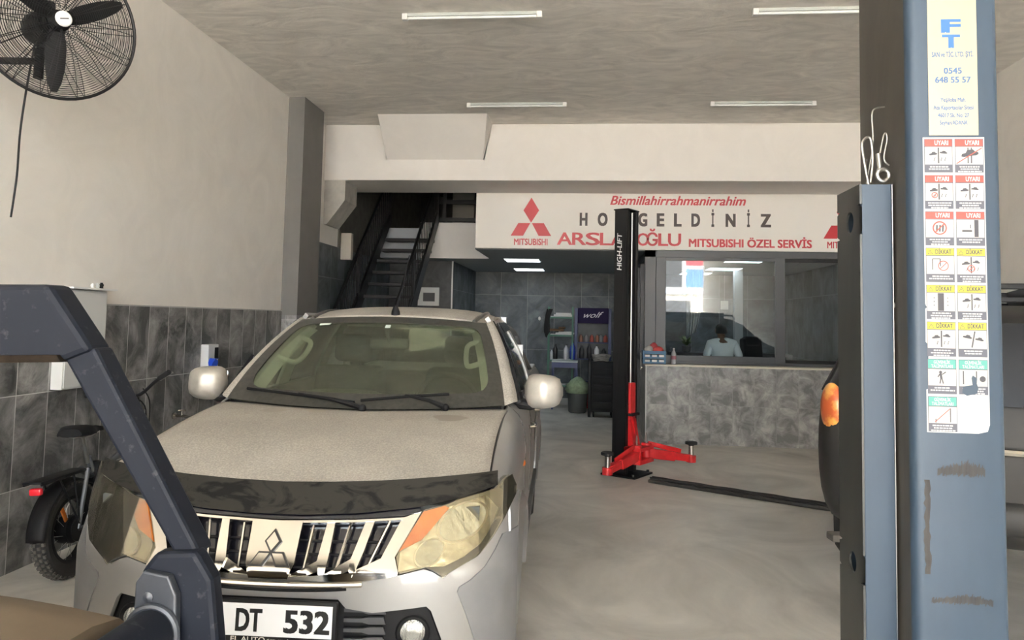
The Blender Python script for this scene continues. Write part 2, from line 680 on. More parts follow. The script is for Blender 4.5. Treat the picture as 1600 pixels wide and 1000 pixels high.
# slate tiling on the lower left wall, with its pale top edge
struct(MB().box(XL, XL + 0.015, YF, 8.98, 0, 1.757).build('wall_left_tiling', tile_left, smooth=False))
struct(MB().box(XR, XR + 0.25, YF, YB + 0.2, 0, ZC).build('wall_right', wall_white, smooth=False))
struct(MB().box(XL, XR, YB, YB + 0.2, 0, ZC).build('wall_back', tile_back, smooth=False))
# pillar by the left wall
struct(MB().box(XL, -3.495, 8.98, 9.67, 1.70, ZC).build('pillar', pillar_m, smooth=False))
struct(MB().box(XL, -3.495, 8.975, 9.67, 0, 1.70).build('pillar_tiling', tile_counter, smooth=False))
# tiled side wall behind the pillar, below the stair
struct(MB().box(XL, XL + 0.02, 9.67, 14.0, 0, 2.72).build('wall_left_stair_tiling', tile_side, smooth=False))
# cross beam under the ceiling
struct(MB().box(XL, XR, 10.32, 11.36, 3.61, ZC).build('beam', beam_white, smooth=False, bevel=0.01))
# sloping plaster boxing in front of the beam
mb = MB()
a = [(-2.80, 10.32, 3.90), (-1.44, 10.32, 3.90), (-1.33, 9.78, ZC), (-2.80, 9.78, ZC)]
b_ = [(-2.82, 10.32, 3.90), (-1.42, 10.32, 3.90), (-1.33, 10.32, ZC), (-2.80, 10.32, ZC)]
mb.rings([[V(p) for p in a], [V(p) + V((0, 0.0, 0)) for p in b_]])
struct(mb.build('ceiling_boxing', beam_white, smooth=False))
# concrete haunch on the left wall beside the stair opening
mb = MB()
mb.prism([(0, 0), (0.30, 0), (0.30, -0.28), (0.05, -0.62), (0, -0.62)], (XL, 10.36, 3.61), (1, 0, 0), (0, 0, 1), -0.55)
struct(mb.build('beam_haunch', mat('raw_concrete', (0.42, 0.40, 0.36), 0.85, var=0.12), smooth=False))
# mezzanine: slab over office and back room, its edge and soffit
SOF = 2.766
mb = MB()
mb.box(-1.70, XR, 11.50, YB, SOF, 3.30)
mb.box(XL, -1.70, 13.32, YB, SOF, 3.30)
struct(mb.build('mezzanine_slab', soffit_m, smooth=False))
mb = MB()
mb.box(-2.95, -1.72, 13.28, 13.318, SOF, 3.40)
struct(mb.build('mezzanine_edge_board', beam_white, smooth=False))
# back wall of the upper floor, its unlit darkness put into the colour
struct(MB().box(XL, XR, 16.5, 16.6, 3.3, ZC).build('wall_upper_back', mat('upper_back_shade', (0.012, 0.012, 0.012), 0.9), smooth=False))
# inner wall with the picture, and the passage side
struct(MB().box(XL, -2.48, 14.0, 14.12, 0, SOF).build('wall_inner', mat('inner_slate', (0.035, 0.036, 0.036), 0.5, var=0.4, scale=4, distort=1.5), smooth=False))
struct(MB().box(-2.60, -2.48, 14.12, YB, 0, SOF).build('wall_passage', tile_side, smooth=False))
struct(MB().box(-2.495, -2.468, 13.985, 14.0, 0, SOF).build('trim_1', white_metal, smooth=False))
struct(MB().box(XL + 0.015, XL + 0.04, 9.672, 9.70, 0, 2.58).build('trim_2', white_metal, smooth=False))

# office: tiled half wall with a pale ledge, dark window wall above
mb = MB()
mb.box(0.865, XR, 11.05, 11.25, 0, 1.085)
mb.box(0.865, 1.0, 11.25, YB, 0, 1.085)
struct(mb.build('wall_office', tile_counter, smooth=False))
struct(MB().box(0.85, XR, 11.03, 11.42, 1.085, 1.112, 0.004).build('counter_ledge', mat('ledge_stone', (0.60, 0.55, 0.46), 0.4), smooth=False))
struct(MB().box(0.858, 0.874, 11.035, 11.051, 0, 1.085).build('trim_3', white_metal, smooth=False))
struct(MB().box(1.0, XR, 11.25, YB, 0.0, 0.02).build('office_floor', mat('office_floor', (0.09, 0.09, 0.09), 0.4), smooth=False))

pane = glass('office_glass', (0.88, 0.92, 0.93), 0.09)
fr = MB()
Y0, Y1 = 11.33, 11.42
for (x0, x1, z0, z1) in ((0.86, 1.02, 1.112, SOF), (0.86, XR, 2.665, SOF - 0.001), (0.86, XR, 1.112, 1.155)):
    fr.box(x0, x1, Y0, Y1, z0, z1, 0.004)
fw = struct(fr.build('window_1', frame_grey, smooth=False), 'wide anthracite sliding window of the office above the tiled counter', 'window')
sl = MB()
for (x0, x1, z0, z1) in ((1.02, 1.165, 1.155, 2.665), (2.72, 2.86, 1.155, 2.665), (1.165, 2.72, 2.615, 2.665), (1.165, 2.72, 1.155, 1.235)):
    sl.box(x0, x1, Y0 - 0.02, Y0 + 0.03, z0, z1, 0.004)
sl.build('sliding_sash', frame_grey, fw, smooth=False)
sl = MB()
for (x0, x1, z0, z1) in ((2.86, XR, 2.615, 2.665), (2.86, XR, 1.155, 1.20)):
    sl.box(x0, x1, Y0 + 0.035, Y1, z0, z1, 0.004)
sl.build('fixed_sash', black_steel, fw, smooth=False)
MB().box(1.165, 2.72, Y0, Y0 + 0.006, 1.235, 2.615).build('pane', pane, fw, smooth=False)
MB().box(2.86, XR, Y0 + 0.05, Y0 + 0.056, 1.20, 2.615).build('pane', pane, fw, smooth=False)
# return of the office glazing along the passage: door frame and side window
fr = MB()
for (y0, y1, z0, z1) in ((11.42, 11.52, 0, SOF), (12.36, 12.46, 0, SOF), (13.3, 13.4, 0, SOF), (11.5, YB, 2.64, SOF - 0.001), (11.52, 12.36, 0.0, 0.1), (12.46, 13.3, 1.1, 1.17), (13.4, YB, 1.085, 1.15)):
    fr.box(0.87, 0.95, y0, y1, z0, z1, 0.003)
fw2 = struct(fr.build('window_2', frame_grey, smooth=False), 'dark glazed office door and side window facing the passage', 'window')
MB().box(0.905, 0.911, 11.52, YB, 1.12, 2.64).build('pane', pane, fw2, smooth=False)
hd = MB()
hd.cyl((0.83, 11.6, 1.0), (0.83, 11.6, 1.25), 0.012)
hd.cyl((0.83, 11.6, 1.03), (0.88, 11.6, 1.03), 0.008)
hd.cyl((0.83, 11.6, 1.22), (0.88, 11.6, 1.22), 0.008)
hd.build('door_handle', steel, fw2)

# across the street: facade seen only as a reflection in the office glass
fa = mat('facade_beige', (0.66, 0.61, 0.53), 0.9, var=0.05)
mb = MB()
mb.box(-26, 28, -22.3, -22, 0, 3.4)
struct(mb.build('street_facade', fa, smooth=False))
mb = MB()
for k in range(100):
    mb.slot(k % 2)
    mb.box(-14 + k * 0.3, -14 + k * 0.3 + 0.3, -22.0, -21.9 + 0.05 * (k % 2), 3.4, 8.0)
struct(mb.build('street_facade_cladding', [mat('cladding_white', (0.75, 0.78, 0.82), 0.5), mat('cladding_blue', (0.22, 0.33, 0.46), 0.5)], smooth=False))
mb = MB()
mb.box(1.5, 6.0, -21.99, -21.9, 0.1, 3.0)
mb.box(8.5, 12.5, -21.99, -21.9, 0.1, 3.0)
struct(mb.build('street_facade_shutter', dark_grey, smooth=False))

# upper floor behind the beam is covered with dark sheets; the office has slate on its side wall too
upper_wall_m = mat('upper_wall_dark', (0.10, 0.095, 0.08), 0.9, var=0.2)
struct(MB().box(XL, XL + 0.018, 11.0, 16.5, 2.72, ZC).build('wall_left_upper', upper_wall_m, smooth=False))  # darker sheet over the white left wall
struct(MB().box(XL, XR, 11.36, 16.5, ZC - 0.02, ZC).build('ceiling_upper', mat('upper_ceiling_shade', (0.03, 0.03, 0.03), 0.9), smooth=False))  # near-black sheet paints in the shade of the unlit upper floor
struct(MB().box(XR - 0.02, XR, 11.45, YB, 0.02, SOF).build('wall_right_office_tiling', tile_side, smooth=False))


# ================================================================ silver pickup truck (local axes: u to its left side, v towards its tail, z up)
silver = mat('silver_paint', (0.30, 0.296, 0.29), 0.34, 0.55, col2=(0.335, 0.33, 0.32), scale=3)
dusty = dusty_paint('dusty_silver', (0.315, 0.295, 0.262), (0.375, 0.35, 0.31),
                    [((0.56, 1.02, 1.19), 0.085, (0.27, 0.245, 0.205)), ((0.50, 1.06, 1.19), 0.06, (0.27, 0.245, 0.205)),
                     ((-0.42, 1.12, 1.19), 0.07, (0.31, 0.285, 0.24)), ((-0.20, 1.14, 1.19), 0.06, (0.33, 0.30, 0.25))])
clad = mat('grey_cladding', (0.20, 0.20, 0.205), 0.42, 0.3, var=0.06)
smoked = mat('smoked_deflector', (0.006, 0.0055, 0.005), 0.55, spec=0.12, col2=(0.024, 0.022, 0.018), scale=5, detail=5, lo=0.40, hi=0.50, distort=1.5, stretch=(1, 1, 2.5))
gloss_black = mat('gloss_black', (0.008, 0.008, 0.012), 0.12)
lens = glass('lamp_lens', (0.95, 0.92, 0.82), 0.06, dust=0.02, dustcol=(0.55, 0.48, 0.34))
amber = mat('amber', (0.50, 0.13, 0.025), 0.25, col2=(0.60, 0.19, 0.04), scale=14)
reflector = mat('lamp_reflector', (0.50, 0.50, 0.46), 0.25, 0.8, col2=(0.36, 0.355, 0.32), scale=12, bump=0.5)
lampbowl = mat('lamp_bowl', (0.62, 0.63, 0.60), 0.16, 0.85, bump=0.9, scale=45, stretch=(1, 1, 0.15))
lampbody = mat('lamp_body', (0.20, 0.19, 0.155), 0.3, 0.4, var=0.2, scale=8)
screen = glass('windscreen', (0.76, 0.80, 0.72), 0.018, dust=0.012, dustcol=(0.40, 0.39, 0.34))
sideglass = glass('side_glass', (0.86, 0.89, 0.87), 0.03, dust=0.01)
frit = mat('frit', (0.035, 0.035, 0.030), 0.4, var=0.3, scale=30)
trim_pale = mat('trim_pale', (0.72, 0.73, 0.64), 0.7)
seat_grey = mat('seat_grey', (0.075, 0.080, 0.075), 0.85)
dash_m = mat('dash', (0.26, 0.26, 0.23), 0.7)
plate_white = mat('plate_white', (0.78, 0.79, 0.80), 0.35)
letter_black = mat('letter_black', (0.01, 0.01, 0.01), 0.4)
letter_pale = mat('letter_pale', (0.6, 0.58, 0.52), 0.5)

T = thing('pickup_truck', 'dusty silver double-cab pickup with chrome grille, hood deflector and number plate DT 532', 'pickup truck', (-1.185, 2.85, 0), 0.035)


def S(u, z):
    q = min(abs(u) / 0.93, 0.9995)
    return 0.015 + 0.42 * (1 - (1 - q ** 3) ** (1 / 3)) + 0.5 * max(0.0, z - 0.72)


def SF(u, z):
    e = 0.002
    uu = max(-0.925, min(0.925, u))
    du = (S(uu + e, z) - S(uu - e, z)) / (2 * e)
    dz = (S(uu, z + e) - S(uu, z - e)) / (2 * e)
    return V((u, S(u, z), z)), V((du, -1, dz)).normalized()


def RF(u, z):                        # the same face set back, for recesses
    p, n = SF(u, z)
    return p - n * 0.045, n


def both(poly, name, m, off, step=0.03, thick=0.008, parent=T, fn=SF):
    for q in (poly, mir(poly)):
        MB().patch(q, fn, step, off, thick).build(name, m, parent)


# --- bumper with its air intake, fog lamps
half = [(0, 0.692), (0.34, 0.694), (0.42, 0.71), (0.49, 0.722), (0.535, 0.732), (0.585, 0.742), (0.62, 0.732), (0.655, 0.711), (0.72, 0.745), (0.782, 0.772),
        (0.83, 0.828), (0.868, 0.89), (0.893, 0.95), (0.925, 0.97), (0.925, 0.34), (0.70, 0.34), (0.66, 0.48), (0.618, 0.590), (0.60, 0.607), (0.40, 0.585), (0.30, 0.60), (0.27, 0.632), (0, 0.632)]
MB().patch(sym(half), SF, 0.035, 0.0, 0.02).build('bumper', silver, T)
both([(0.925, 0.835), (0.87, 0.835), (0.845, 0.785), (0.811, 0.735), (0.76, 0.695), (0.718, 0.672), (0.712, 0.655), (0.745, 0.57), (0.775, 0.48), (0.80, 0.34), (0.925, 0.34)], 'bumper_corner', clad, 0.006)
MB().patch(sym([(0, 0.64), (0.3, 0.64), (0.58, 0.62), (0.64, 0.60), (0.70, 0.34), (0, 0.34)]), RF, 0.05, 0.0, 0.01).build('air_intake', black_plastic, T)
for s in (1, -1):
    fg = MB().patch([(s * 0.44, 0.585), (s * 0.598, 0.602), (s * 0.612, 0.588), (s * 0.66, 0.46), (s * 0.69, 0.36), (s * 0.50, 0.36)], SF, 0.03, -0.022, 0.01).build('fog_lamp_surround', black_plastic, T)
    p, n = SF(s * 0.553, 0.505)
    MB().lathe([(0.062, -0.02), (0.066, 0.0), (0.060, 0.006), (0.047, -0.004)], p - n * 0.018, n, cap=(False, False)).build('ring', black_plastic, fg)
    MB().lathe([(0.047, -0.02), (0.047, -0.002), (0.035, 0.006), (0.015, 0.010), (0.0, 0.0105)], p - n * 0.018, n).build('lens', lampbowl, fg)
    g = MB()
    for z in (0.585, 0.548, 0.511, 0.474, 0.437, 0.40):
        g.patch([(s * 0.29, z + 0.009), (s * 0.36, z + 0.009), (s * 0.385, z + 0.014), (s * 0.44, z + 0.014), (s * 0.45, z - 0.012), (s * 0.385, z - 0.012), (s * 0.36, z - 0.005), (s * 0.29, z - 0.005)], SF, 0.05, -0.018, 0.012)
    g.build('intake_fins', dark_grey, T)

# --- grille
grp = MB().patch(sym([(0, 0.89), (0.3, 0.90), (0.50, 0.915), (0.555, 0.93), (0.475, 0.78), (0.49, 0.73), (0.34, 0.70), (0, 0.70)]), SF, 0.05, -0.05, 0.01).build('grille', gloss_black, T)
g = MB()
for z in (0.745, 0.79, 0.835):
    g.patch([(-0.42, z), (0.42, z), (0.42, z + 0.006), (-0.42, z + 0.006)], SF, 0.05, -0.035, 0.01)
g.build('mesh_bars', black_plastic, grp)
MB().patch(sym([(0, 0.893), (0.10, 0.892), (0.098, 0.86), (0.094, 0.75), (0.072, 0.700), (0, 0.698)]), SF, 0.02, 0.012, 0.012).build('badge_panel', chrome, grp)
for s in (1, -1):
    M_ = lambda P: P if s == 1 else mir(P)
    for P in ([(0.196, 0.893), (0.226, 0.894), (0.222, 0.80), (0.214, 0.722), (0.206, 0.705), (0.190, 0.722), (0.178, 0.762)],
              [(0.346, 0.901), (0.380, 0.903), (0.352, 0.80), (0.330, 0.735), (0.320, 0.715), (0.304, 0.735), (0.306, 0.772)],
              [(0.484, 0.912), (0.556, 0.935), (0.472, 0.782), (0.492, 0.728), (0.335, 0.698), (0.335, 0.730), (0.418, 0.772)]):
        MB().patch(M_(P), SF, 0.025, 0.006, 0.025).build('chrome_bar', chrome, grp)
    for P in ([(0.076, 0.715), (0.178, 0.766), (0.192, 0.735), (0.10, 0.697)], [(0.208, 0.722), (0.306, 0.776), (0.315, 0.742), (0.225, 0.703)], [(0.322, 0.737), (0.418, 0.778), (0.425, 0.752), (0.335, 0.715)]):
        MB().patch(M_(P), SF, 0.02, -0.004, 0.01).build('chrome_sill', chrome, grp)
    for (a, b) in (((0.140, 0.885), (0.128, 0.735)), ((0.285, 0.895), (0.252, 0.735)), ((0.436, 0.905), (0.370, 0.750))):
        pts = [SF(s * (a[0] + (b[0] - a[0]) * t), a[1] + (b[1] - a[1]) * t) for t in (0, .25, .5, .75, 1)]
        MB().tube([p - n * 0.012 for p, n in pts], 0.006, 6).build('slat', chrome, grp)
MB().patch(sym([(0, 0.893), (0.30, 0.903), (0.49, 0.914), (0.487, 0.906), (0.30, 0.895), (0, 0.885)]), SF, 0.04, 0.008, 0.03).build('top_strip', chrome, grp)
MB().patch(sym([(0, 0.712), (0.08, 0.712), (0.2, 0.72), (0.34, 0.73), (0.49, 0.73), (0.49, 0.722), (0.34, 0.700), (0, 0.698)]), SF, 0.04, 0.008, 0.04).build('bottom_strip', chrome, grp)
pts = [SF(-0.36 + 0.72 * i / 16, 0.683 + 0.010 * (abs(i - 8) / 8) ** 2) for i in range(17)]
MB().tube([p + n * 0.012 for p, n in pts], 0.011, 8).build('lower_chrome_strip', chrome, grp)
pts = [SF(-0.30 + 0.60 * i / 16, 0.660 + 0.012 * (abs(i - 8) / 8) ** 2) for i in range(17)]
MB().tube([p + n * 0.0 for p, n in pts], 0.007, 6).build('intake_slot', black_plastic, T)
# three-diamond emblem
dia = [[(0, 0.858), (0.029, 0.821), (0, 0.784), (-0.029, 0.821)], [(0, 0.784), (0.047, 0.784), (0.076, 0.741), (0.028, 0.741)], [(0, 0.784), (-0.028, 0.741), (-0.076, 0.741), (-0.047, 0.784)]]
mb = MB()
for P in dia:
    cx = sum(p[0] for p in P) / 4
    cz = sum(p[1] for p in P) / 4
    mb.slot(1).patch([(cx + (x - cx) * 1.16, cz + (z - cz) * 1.16) for x, z in P], SF, 0.05, 0.019, 0.01)
    mb.slot(0).patch([(cx + (x - cx) * 0.84, cz + (z - cz) * 0.84) for x, z in P], SF, 0.05, 0.024, 0.01)
mb.build('emblem', [chrome, letter_black], grp)

# --- black strip and smoked hood deflector
MB().patch(sym([(0, 0.918), (0.3, 0.926), (0.55, 0.948), (0.553, 0.932), (0.49, 0.918), (0.30, 0.907), (0, 0.897)]), SF, 0.04, 0.012, 0.03).build('hood_lip', gloss_black, T)
MB().patch(sym([(0, 1.024), (0.2, 1.029), (0.4, 1.038), (0.52, 1.046), (0.7, 1.058), (0.826, 1.066), (0.829, 1.012), (0.70, 0.976), (0.552, 0.947), (0.306, 0.922), (0.1, 0.912), (0, 0.911)]), SF, 0.03, 0.030, 0.006).build('hood_deflector', smoked, T)

# --- headlamps
HL = [(0.477, 0.782), (0.520, 0.865), (0.563, 0.936), (0.643, 0.955), (0.70, 0.976), (0.83, 1.003), (0.872, 1.040), (0.886, 1.046), (0.903, 1.00), (0.903, 0.970), (0.868, 0.895), (0.83, 0.833), (0.782, 0.775), (0.72, 0.745),
      (0.656, 0.714), (0.62, 0.736), (0.585, 0.746), (0.535, 0.736), (0.496, 0.728)]
for s in (1, -1):
    M_ = lambda P: P if s == 1 else mir(P)
    h = MB().patch(M_(HL), SF, 0.03, -0.004, 0.03, steps=(0.014, 0.025)).build('headlamp', lampbody, T)
    MB().patch(M_([(0.49, 0.735), (0.53, 0.742), (0.585, 0.752), (0.66, 0.73), (0.75, 0.775), (0.82, 0.85), (0.85, 0.93), (0.80, 0.985), (0.64, 0.945), (0.565, 0.84), (0.49, 0.80)]), SF, 0.02, 0.0, 0.004).build('reflector', reflector, h)
    MB().patch(M_([(0.563, 0.934), (0.643, 0.953), (0.66, 0.945), (0.625, 0.905), (0.60, 0.875), (0.566, 0.838), (0.495, 0.806), (0.486, 0.80), (0.522, 0.865)]), SF, 0.02, 0.006, 0.01).build('indicator', amber, h)
    for (u, z, ru, rz_) in ((0.715, 0.895, 0.085, 0.062), (0.60, 0.795, 0.05, 0.042)):
        P = [(u + ru * math.cos(a), z + rz_ * math.sin(a) + 0.25 * ru * math.cos(a)) for a in (2 * math.pi * i / 28 for i in range(28))]
        MB().patch(M_(P), SF, 0.02, 0.009, 0.012).build('lamp_bowl', lampbowl, h)
        P = [(u + ru * 1.12 * math.cos(a), z + rz_ * 1.12 * math.sin(a) + 0.25 * ru * math.cos(a)) for a in (2 * math.pi * i / 28 for i in range(28))]
        MB().patch(M_(P), SF, 0.02, 0.005, 0.012).build('bowl_rim', steel, h)
    MB().patch(M_([(0.585, 0.748), (0.656, 0.716), (0.72, 0.747), (0.782, 0.777), (0.83, 0.835), (0.862, 0.89), (0.84, 0.89), (0.79, 0.815), (0.73, 0.775), (0.66, 0.748)]), SF, 0.02, 0.008, 0.01).build('lamp_trim', dark_grey, h)
    MB().patch(M_([(0.86, 0.90), (0.900, 0.975), (0.899, 1.0), (0.884, 1.040), (0.872, 1.036), (0.85, 1.005), (0.875, 0.99), (0.87, 0.95), (0.845, 0.90)]), SF, 0.02, 0.006, 0.01).build('lamp_corner', reflector, h)
    MB().patch(M_(HL), SF, 0.03, 0.018, 0.003, steps=(0.012, 0.02)).build('lens', lens, h)

# --- number plate in its black holder
pf = MB()
pf.obox((0, -0.022, 0.556), (0.56, 0.022, 0.158), Matrix.Rotation(math.radians(-4), 3, 'X'), 0.004)
ph = pf.build('number_plate', black_plastic, T)
Rx = Matrix.Rotation(math.radians(-4), 3, 'X')
q = lambda u, z, o=0.0: V((0, -0.022, 0.556)) + Rx @ V((u, -0.0115 - o, z))
mb = MB()
mb.slot(0).obox(q(0, 0.008), (0.53, 0.003, 0.115), Rx, 0.001)
mb.slot(1)
for (u, tx, w) in ((-0.050, 'DT', 0.095), (0.170, '532', 0.165)):
    mb.text(tx, q(u, -0.031, 0.002), (1, 0, 0), Rx @ V((0, 0, 1)), 0.078, w, bold=0.04, depth=0.0005)
mb.slot(2)
mb.text('EL AUTO', q(-0.115, -0.069, 0.0005), (1, 0, 0), Rx @ V((0, 0, 1)), 0.017, 0.13, bold=0.01, align='LEFT', depth=0.0005)
mb.text('\u00d6ZEL SERV\u0130S', q(0.022, -0.069, 0.0005), (1, 0, 0), Rx @ V((0, 0, 1)), 0.010, 0.09, bold=0.01, align='LEFT', depth=0.0005)
mb.build('plate', [plate_white, letter_black, letter_pale], ph, smooth=False)


# --- hood
def hood_pt(u, t):
    a = min(abs(u) / 0.826, 1.0)
    zf = 1.018 + 0.040 * a ** 1.3
    vf = S(u, zf)
    vr, zr = 1.20 + 0.165 * (abs(u) / 0.79) ** 2, 1.198 + 0.016 * (abs(u) / 0.79) ** 2
    z = zf + (zr - zf) * t + 0.036 * math.sin(math.pi * t) * (1 - 0.25 * a ** 3)
    z += 0.010 * math.exp(-((abs(u) - 0.60) / 0.07) ** 2) * math.sin(math.pi * min(1, t * 1.1 + 0.05)) - 0.014 * a ** 8
    return V((u * (1 - 0.012 * math.sin(math.pi * t)), vf + (vr - vf) * t, z))


mb = MB()
mb.grid([[hood_pt(-0.806 + 1.612 * i / 36, j / 22) for i in range(37)] for j in range(23)])
hd = mb.build('hood', dusty, T, angle=60)
sld = hd.modifiers.new('thickness', 'SOLIDIFY')
sld.thickness = 0.012
for s in (1, -1):
    MB().tube([hood_pt(s * 0.806, j / 22) + V((s * 0.004, 0, -0.004)) for j in range(23)], 0.0045, 6).build('hood_gap', letter_black, T)


# --- body sides
def hz(v):
    if v <= 1.365:
        t = max(0.0, (v - 0.33) / 1.035)
        return hood_pt(0.806, min(1, t)).z - 0.002
    return interp([(1.365, 1.212), (1.5, 1.232), (3.3, 1.240), (3.36, 1.235), (5.2, 1.235)], v)


def side(sgn):
    def fn(v, z):
        h = hz(v)
        f = lambda zz: 0.808 + 0.097 * (1 - math.exp(-max(0.0, h - zz) / 0.055)) - 0.05 * max(0, 0.62 - zz) + 0.010 * math.exp(-((zz - 0.98) / 0.05) ** 2)
        u = f(z)
        d = (f(z + 0.004) - f(z - 0.004)) / 0.008
        return V((sgn * u, v, z)), V((sgn * 1.0, 0, -d)).normalized()
    return fn


def arch(vc, r=0.42, zc=0.385, n=18, z0=0.40):
    a0 = math.asin((z0 - zc) / r)
    return [(vc + r * math.cos(a), zc + r * math.sin(a)) for a in (math.pi - a0 - (math.pi - 2 * a0) * i / n for i in range(n + 1))]


W1, W2 = 0.90, 3.90
outl = [(0.30, 0.40)]
outl = [(0.285, 0.46), (0.36, 0.40)] + arch(W1) + [(1.45, 0.40)] + arch(W2) + [(5.20, 0.45), (5.24, 0.8)] + [(5.22 - 0.1 * i, hz(5.22 - 0.1 * i)) for i in range(0, 49)] + [(0.37, hz(0.37)), (0.36, 1.02), (0.33, 0.95), (0.285, 0.80)]
cuts = ((0.46, 1.40, 'front_fender'), )
for s in (1, -1):
    MB().patch(outl, side(s), 0.07, 0.0, 0.012, steps=(0.07, 0.035)).build('body_side', silver, T)
    for vc in (W1, W2):
        n = 22
        inn, out = arch(vc, 0.40, n=n, z0=0.40), arch(vc, 0.475, n=n, z0=0.40)
        mb = MB()
        rr = []
        for (a, b) in zip(inn, out):
            pi_, pn = side(s)(a[0], a[1])
            po_, on = side(s)(b[0], b[1])
            rr.append([pi_ + V((-s * 0.02, 0, 0)), pi_ + V((s * 0.034, 0, 0)), (pi_ * 0.6 + po_ * 0.4) + V((s * 0.036, 0, 0)), po_ + V((s * 0.012, 0, 0)), po_ + V((-s * 0.01, 0, 0))])
        mb.rings(rr)
        mb.build('fender_flare', silver, T)
        mb = MB()
        mb.rings([[V((x_, vc + r_ * math.cos(a), 0.385 + r_ * math.sin(a))) for x_, r_ in ((s * 0.60, 0.30), (s * 0.60, 0.43), (s * 0.895, 0.43))] for a in (math.pi * i / 18 for i in range(19))], closed=False)
        mb.build('wheel_well', black_plastic, T)
        w = MB()
        c = V((s * 0.775, vc, 0.372))
        w.lathe([(0.23, -0.10), (0.30, -0.118), (0.345, -0.115), (0.370, -0.09), (0.374, 0.0), (0.370, 0.09), (0.345, 0.115), (0.30, 0.118), (0.23, 0.10)], c, (s, 0, 0), 36, cap=(False, False))
        wo = w.build('wheel', rubber, T)
        r = MB()
        r.lathe([(0.232, -0.10), (0.21, -0.09), (0.20, 0.03), (0.225, 0.10), (0.236, 0.105)], c, (s, 0, 0), 36, cap=(False, False))
        for k in range(6):
            a = 2 * math.pi * k / 6
            d = V((0, math.cos(a), math.sin(a)))
            r.tube([c + V((s * 0.075, 0, 0)) + d * 0.03, c + V((s * 0.07, 0, 0)) + d * 0.12, c + V((s * 0.065, 0, 0)) + d * 0.21], [0.035, 0.028, 0.034], 8)
        r.lathe([(0.055, 0.03), (0.055, 0.085), (0.03, 0.095)], c, (s, 0, 0), 20)
        r.build('rim', steel, wo)
    # shut lines of the doors, handles, side repeater, mouldings
    for pts in ([(1.42, 1.22), (1.43, 0.9), (1.42, 0.5)], [(2.28, 1.23), (2.30, 0.9), (2.29, 0.5)], [(3.22, 1.23), (3.22, 0.9), (3.30, 0.72)], [(3.335, 1.23), (3.335, 0.9), (3.335, 0.5)]):
        pp = []
        for (a, b), (c_, d_) in zip(pts, pts[1:]):
            for k in range(6):
                t = k / 6
                p, n_ = side(s)(a + (c_ - a) * t, b + (d_ - b) * t)
                pp.append(p)
        MB().tube(pp, 0.004, 5).build('door_gap', letter_black, T)
    for v0 in (2.12, 3.05):
        p, n_ = side(s)(v0, 1.02)
        MB().tube([p + V((s * a, b, 0)) for a, b in ((0.0, -0.09), (0.03, -0.075), (0.036, 0.0), (0.03, 0.075), (0, 0.09))], 0.012, 8).build('door_handle', chrome, T)
    p, n_ = side(s)(1.28, 0.93)
    MB().ball(p, (0.012, 0.035, 0.016), 12, 8).build('side_repeater', amber, T)
    MB().patch([(1.40, 0.50), (3.40, 0.50), (3.40, 0.40), (1.40, 0.40)], side(s), 0.2, 0.025, 0.03).build('sill', dark_grey, T)


# --- cab: windscreen, pillars, roof, side windows
def ws(s_, t):
    b = V((0.792 * s_, 1.215 + 0.165 * s_ * s_, 1.200 + 0.022 * s_ * s_))
    c = V((0.612 * s_, 1.97 + 0.11 * s_ * s_, 1.702 - 0.030 * s_ * s_))
    p = b.lerp(c, t)
    p += V((0, -0.56, 0.83)) * (0.030 * 4 * t * (1 - t))
    p.x += 0.03 * s_ * 4 * t * (1 - t) * 0.5
    return p


def WS(s_, t):
    e = 0.004
    du = ws(s_ + e, t) - ws(s_ - e, t)
    dt = ws(s_, t + e) - ws(s_, t - e)
    return ws(s_, t), du.cross(dt).normalized()


r_ = [(-1, 0.03), (-0.98, 0.0), (0.98, 0.0), (1, 0.03), (1, 1), (-1, 1)]
wsc = MB().patch(r_, WS, 0.1, 0.0, 0.004, steps=(0.08, 0.1)).build('windscreen', screen, T)
mb = MB()
NB = 30
outer, inner = [], []
ring_o = [(-1 + 2 * i / NB, 0.0) for i in range(NB)] + [(1, i / NB) for i in range(NB)] + [(1 - 2 * i / NB, 1.0) for i in range(NB)] + [(-1, 1 - i / NB) for i in range(NB)]
ri = []
for (a, b) in ring_o:
    aa = max(-0.905, min(0.905, a))
    bb = max(0.125, min(0.905, b))
    # rounded corners of the clear area
    ca, cb = 0.905 - 0.10, (0.125 + 0.16 if b < 0.5 else 0.905 - 0.12)
    if abs(aa) > ca and ((b < 0.5 and bb < cb) or (b > 0.5 and bb > cb)):
        ex_, ey_ = (abs(aa) - ca) / 0.10, abs(bb - cb) / (0.16 if b < 0.5 else 0.12)
        l_ = max(1, math.hypot(ex_, ey_))
        aa = math.copysign(ca + 0.10 * ex_ / l_, aa)
        bb = cb + (bb - cb) / l_
    ri.append((aa, bb))
ro = [WS(*p) for p in ring_o]
rn = [WS(*p) for p in ri]
mb.rings([[p + n * 0.002 for p, n in ro], [p + n * 0.002 for p, n in rn], [p - n * 0.006 for p, n in rn], [p - n * 0.006 for p, n in ro]], closed=True, cap=(False, False))
mb.build('windscreen_surround', frit, wsc)
sp = mat('sticker_pale', (0.55, 0.62, 0.55), 0.6)
for P in ([(-0.70, 0.895), (-0.58, 0.900), (-0.585, 0.875), (-0.69, 0.870)], [(0.0, 0.87), (0.05, 0.87), (0.05, 0.83), (0.0, 0.83)]):
    MB().patch(P, WS, 0.1, 0.004, 0.002).build('windscreen_sticker', sp, wsc)
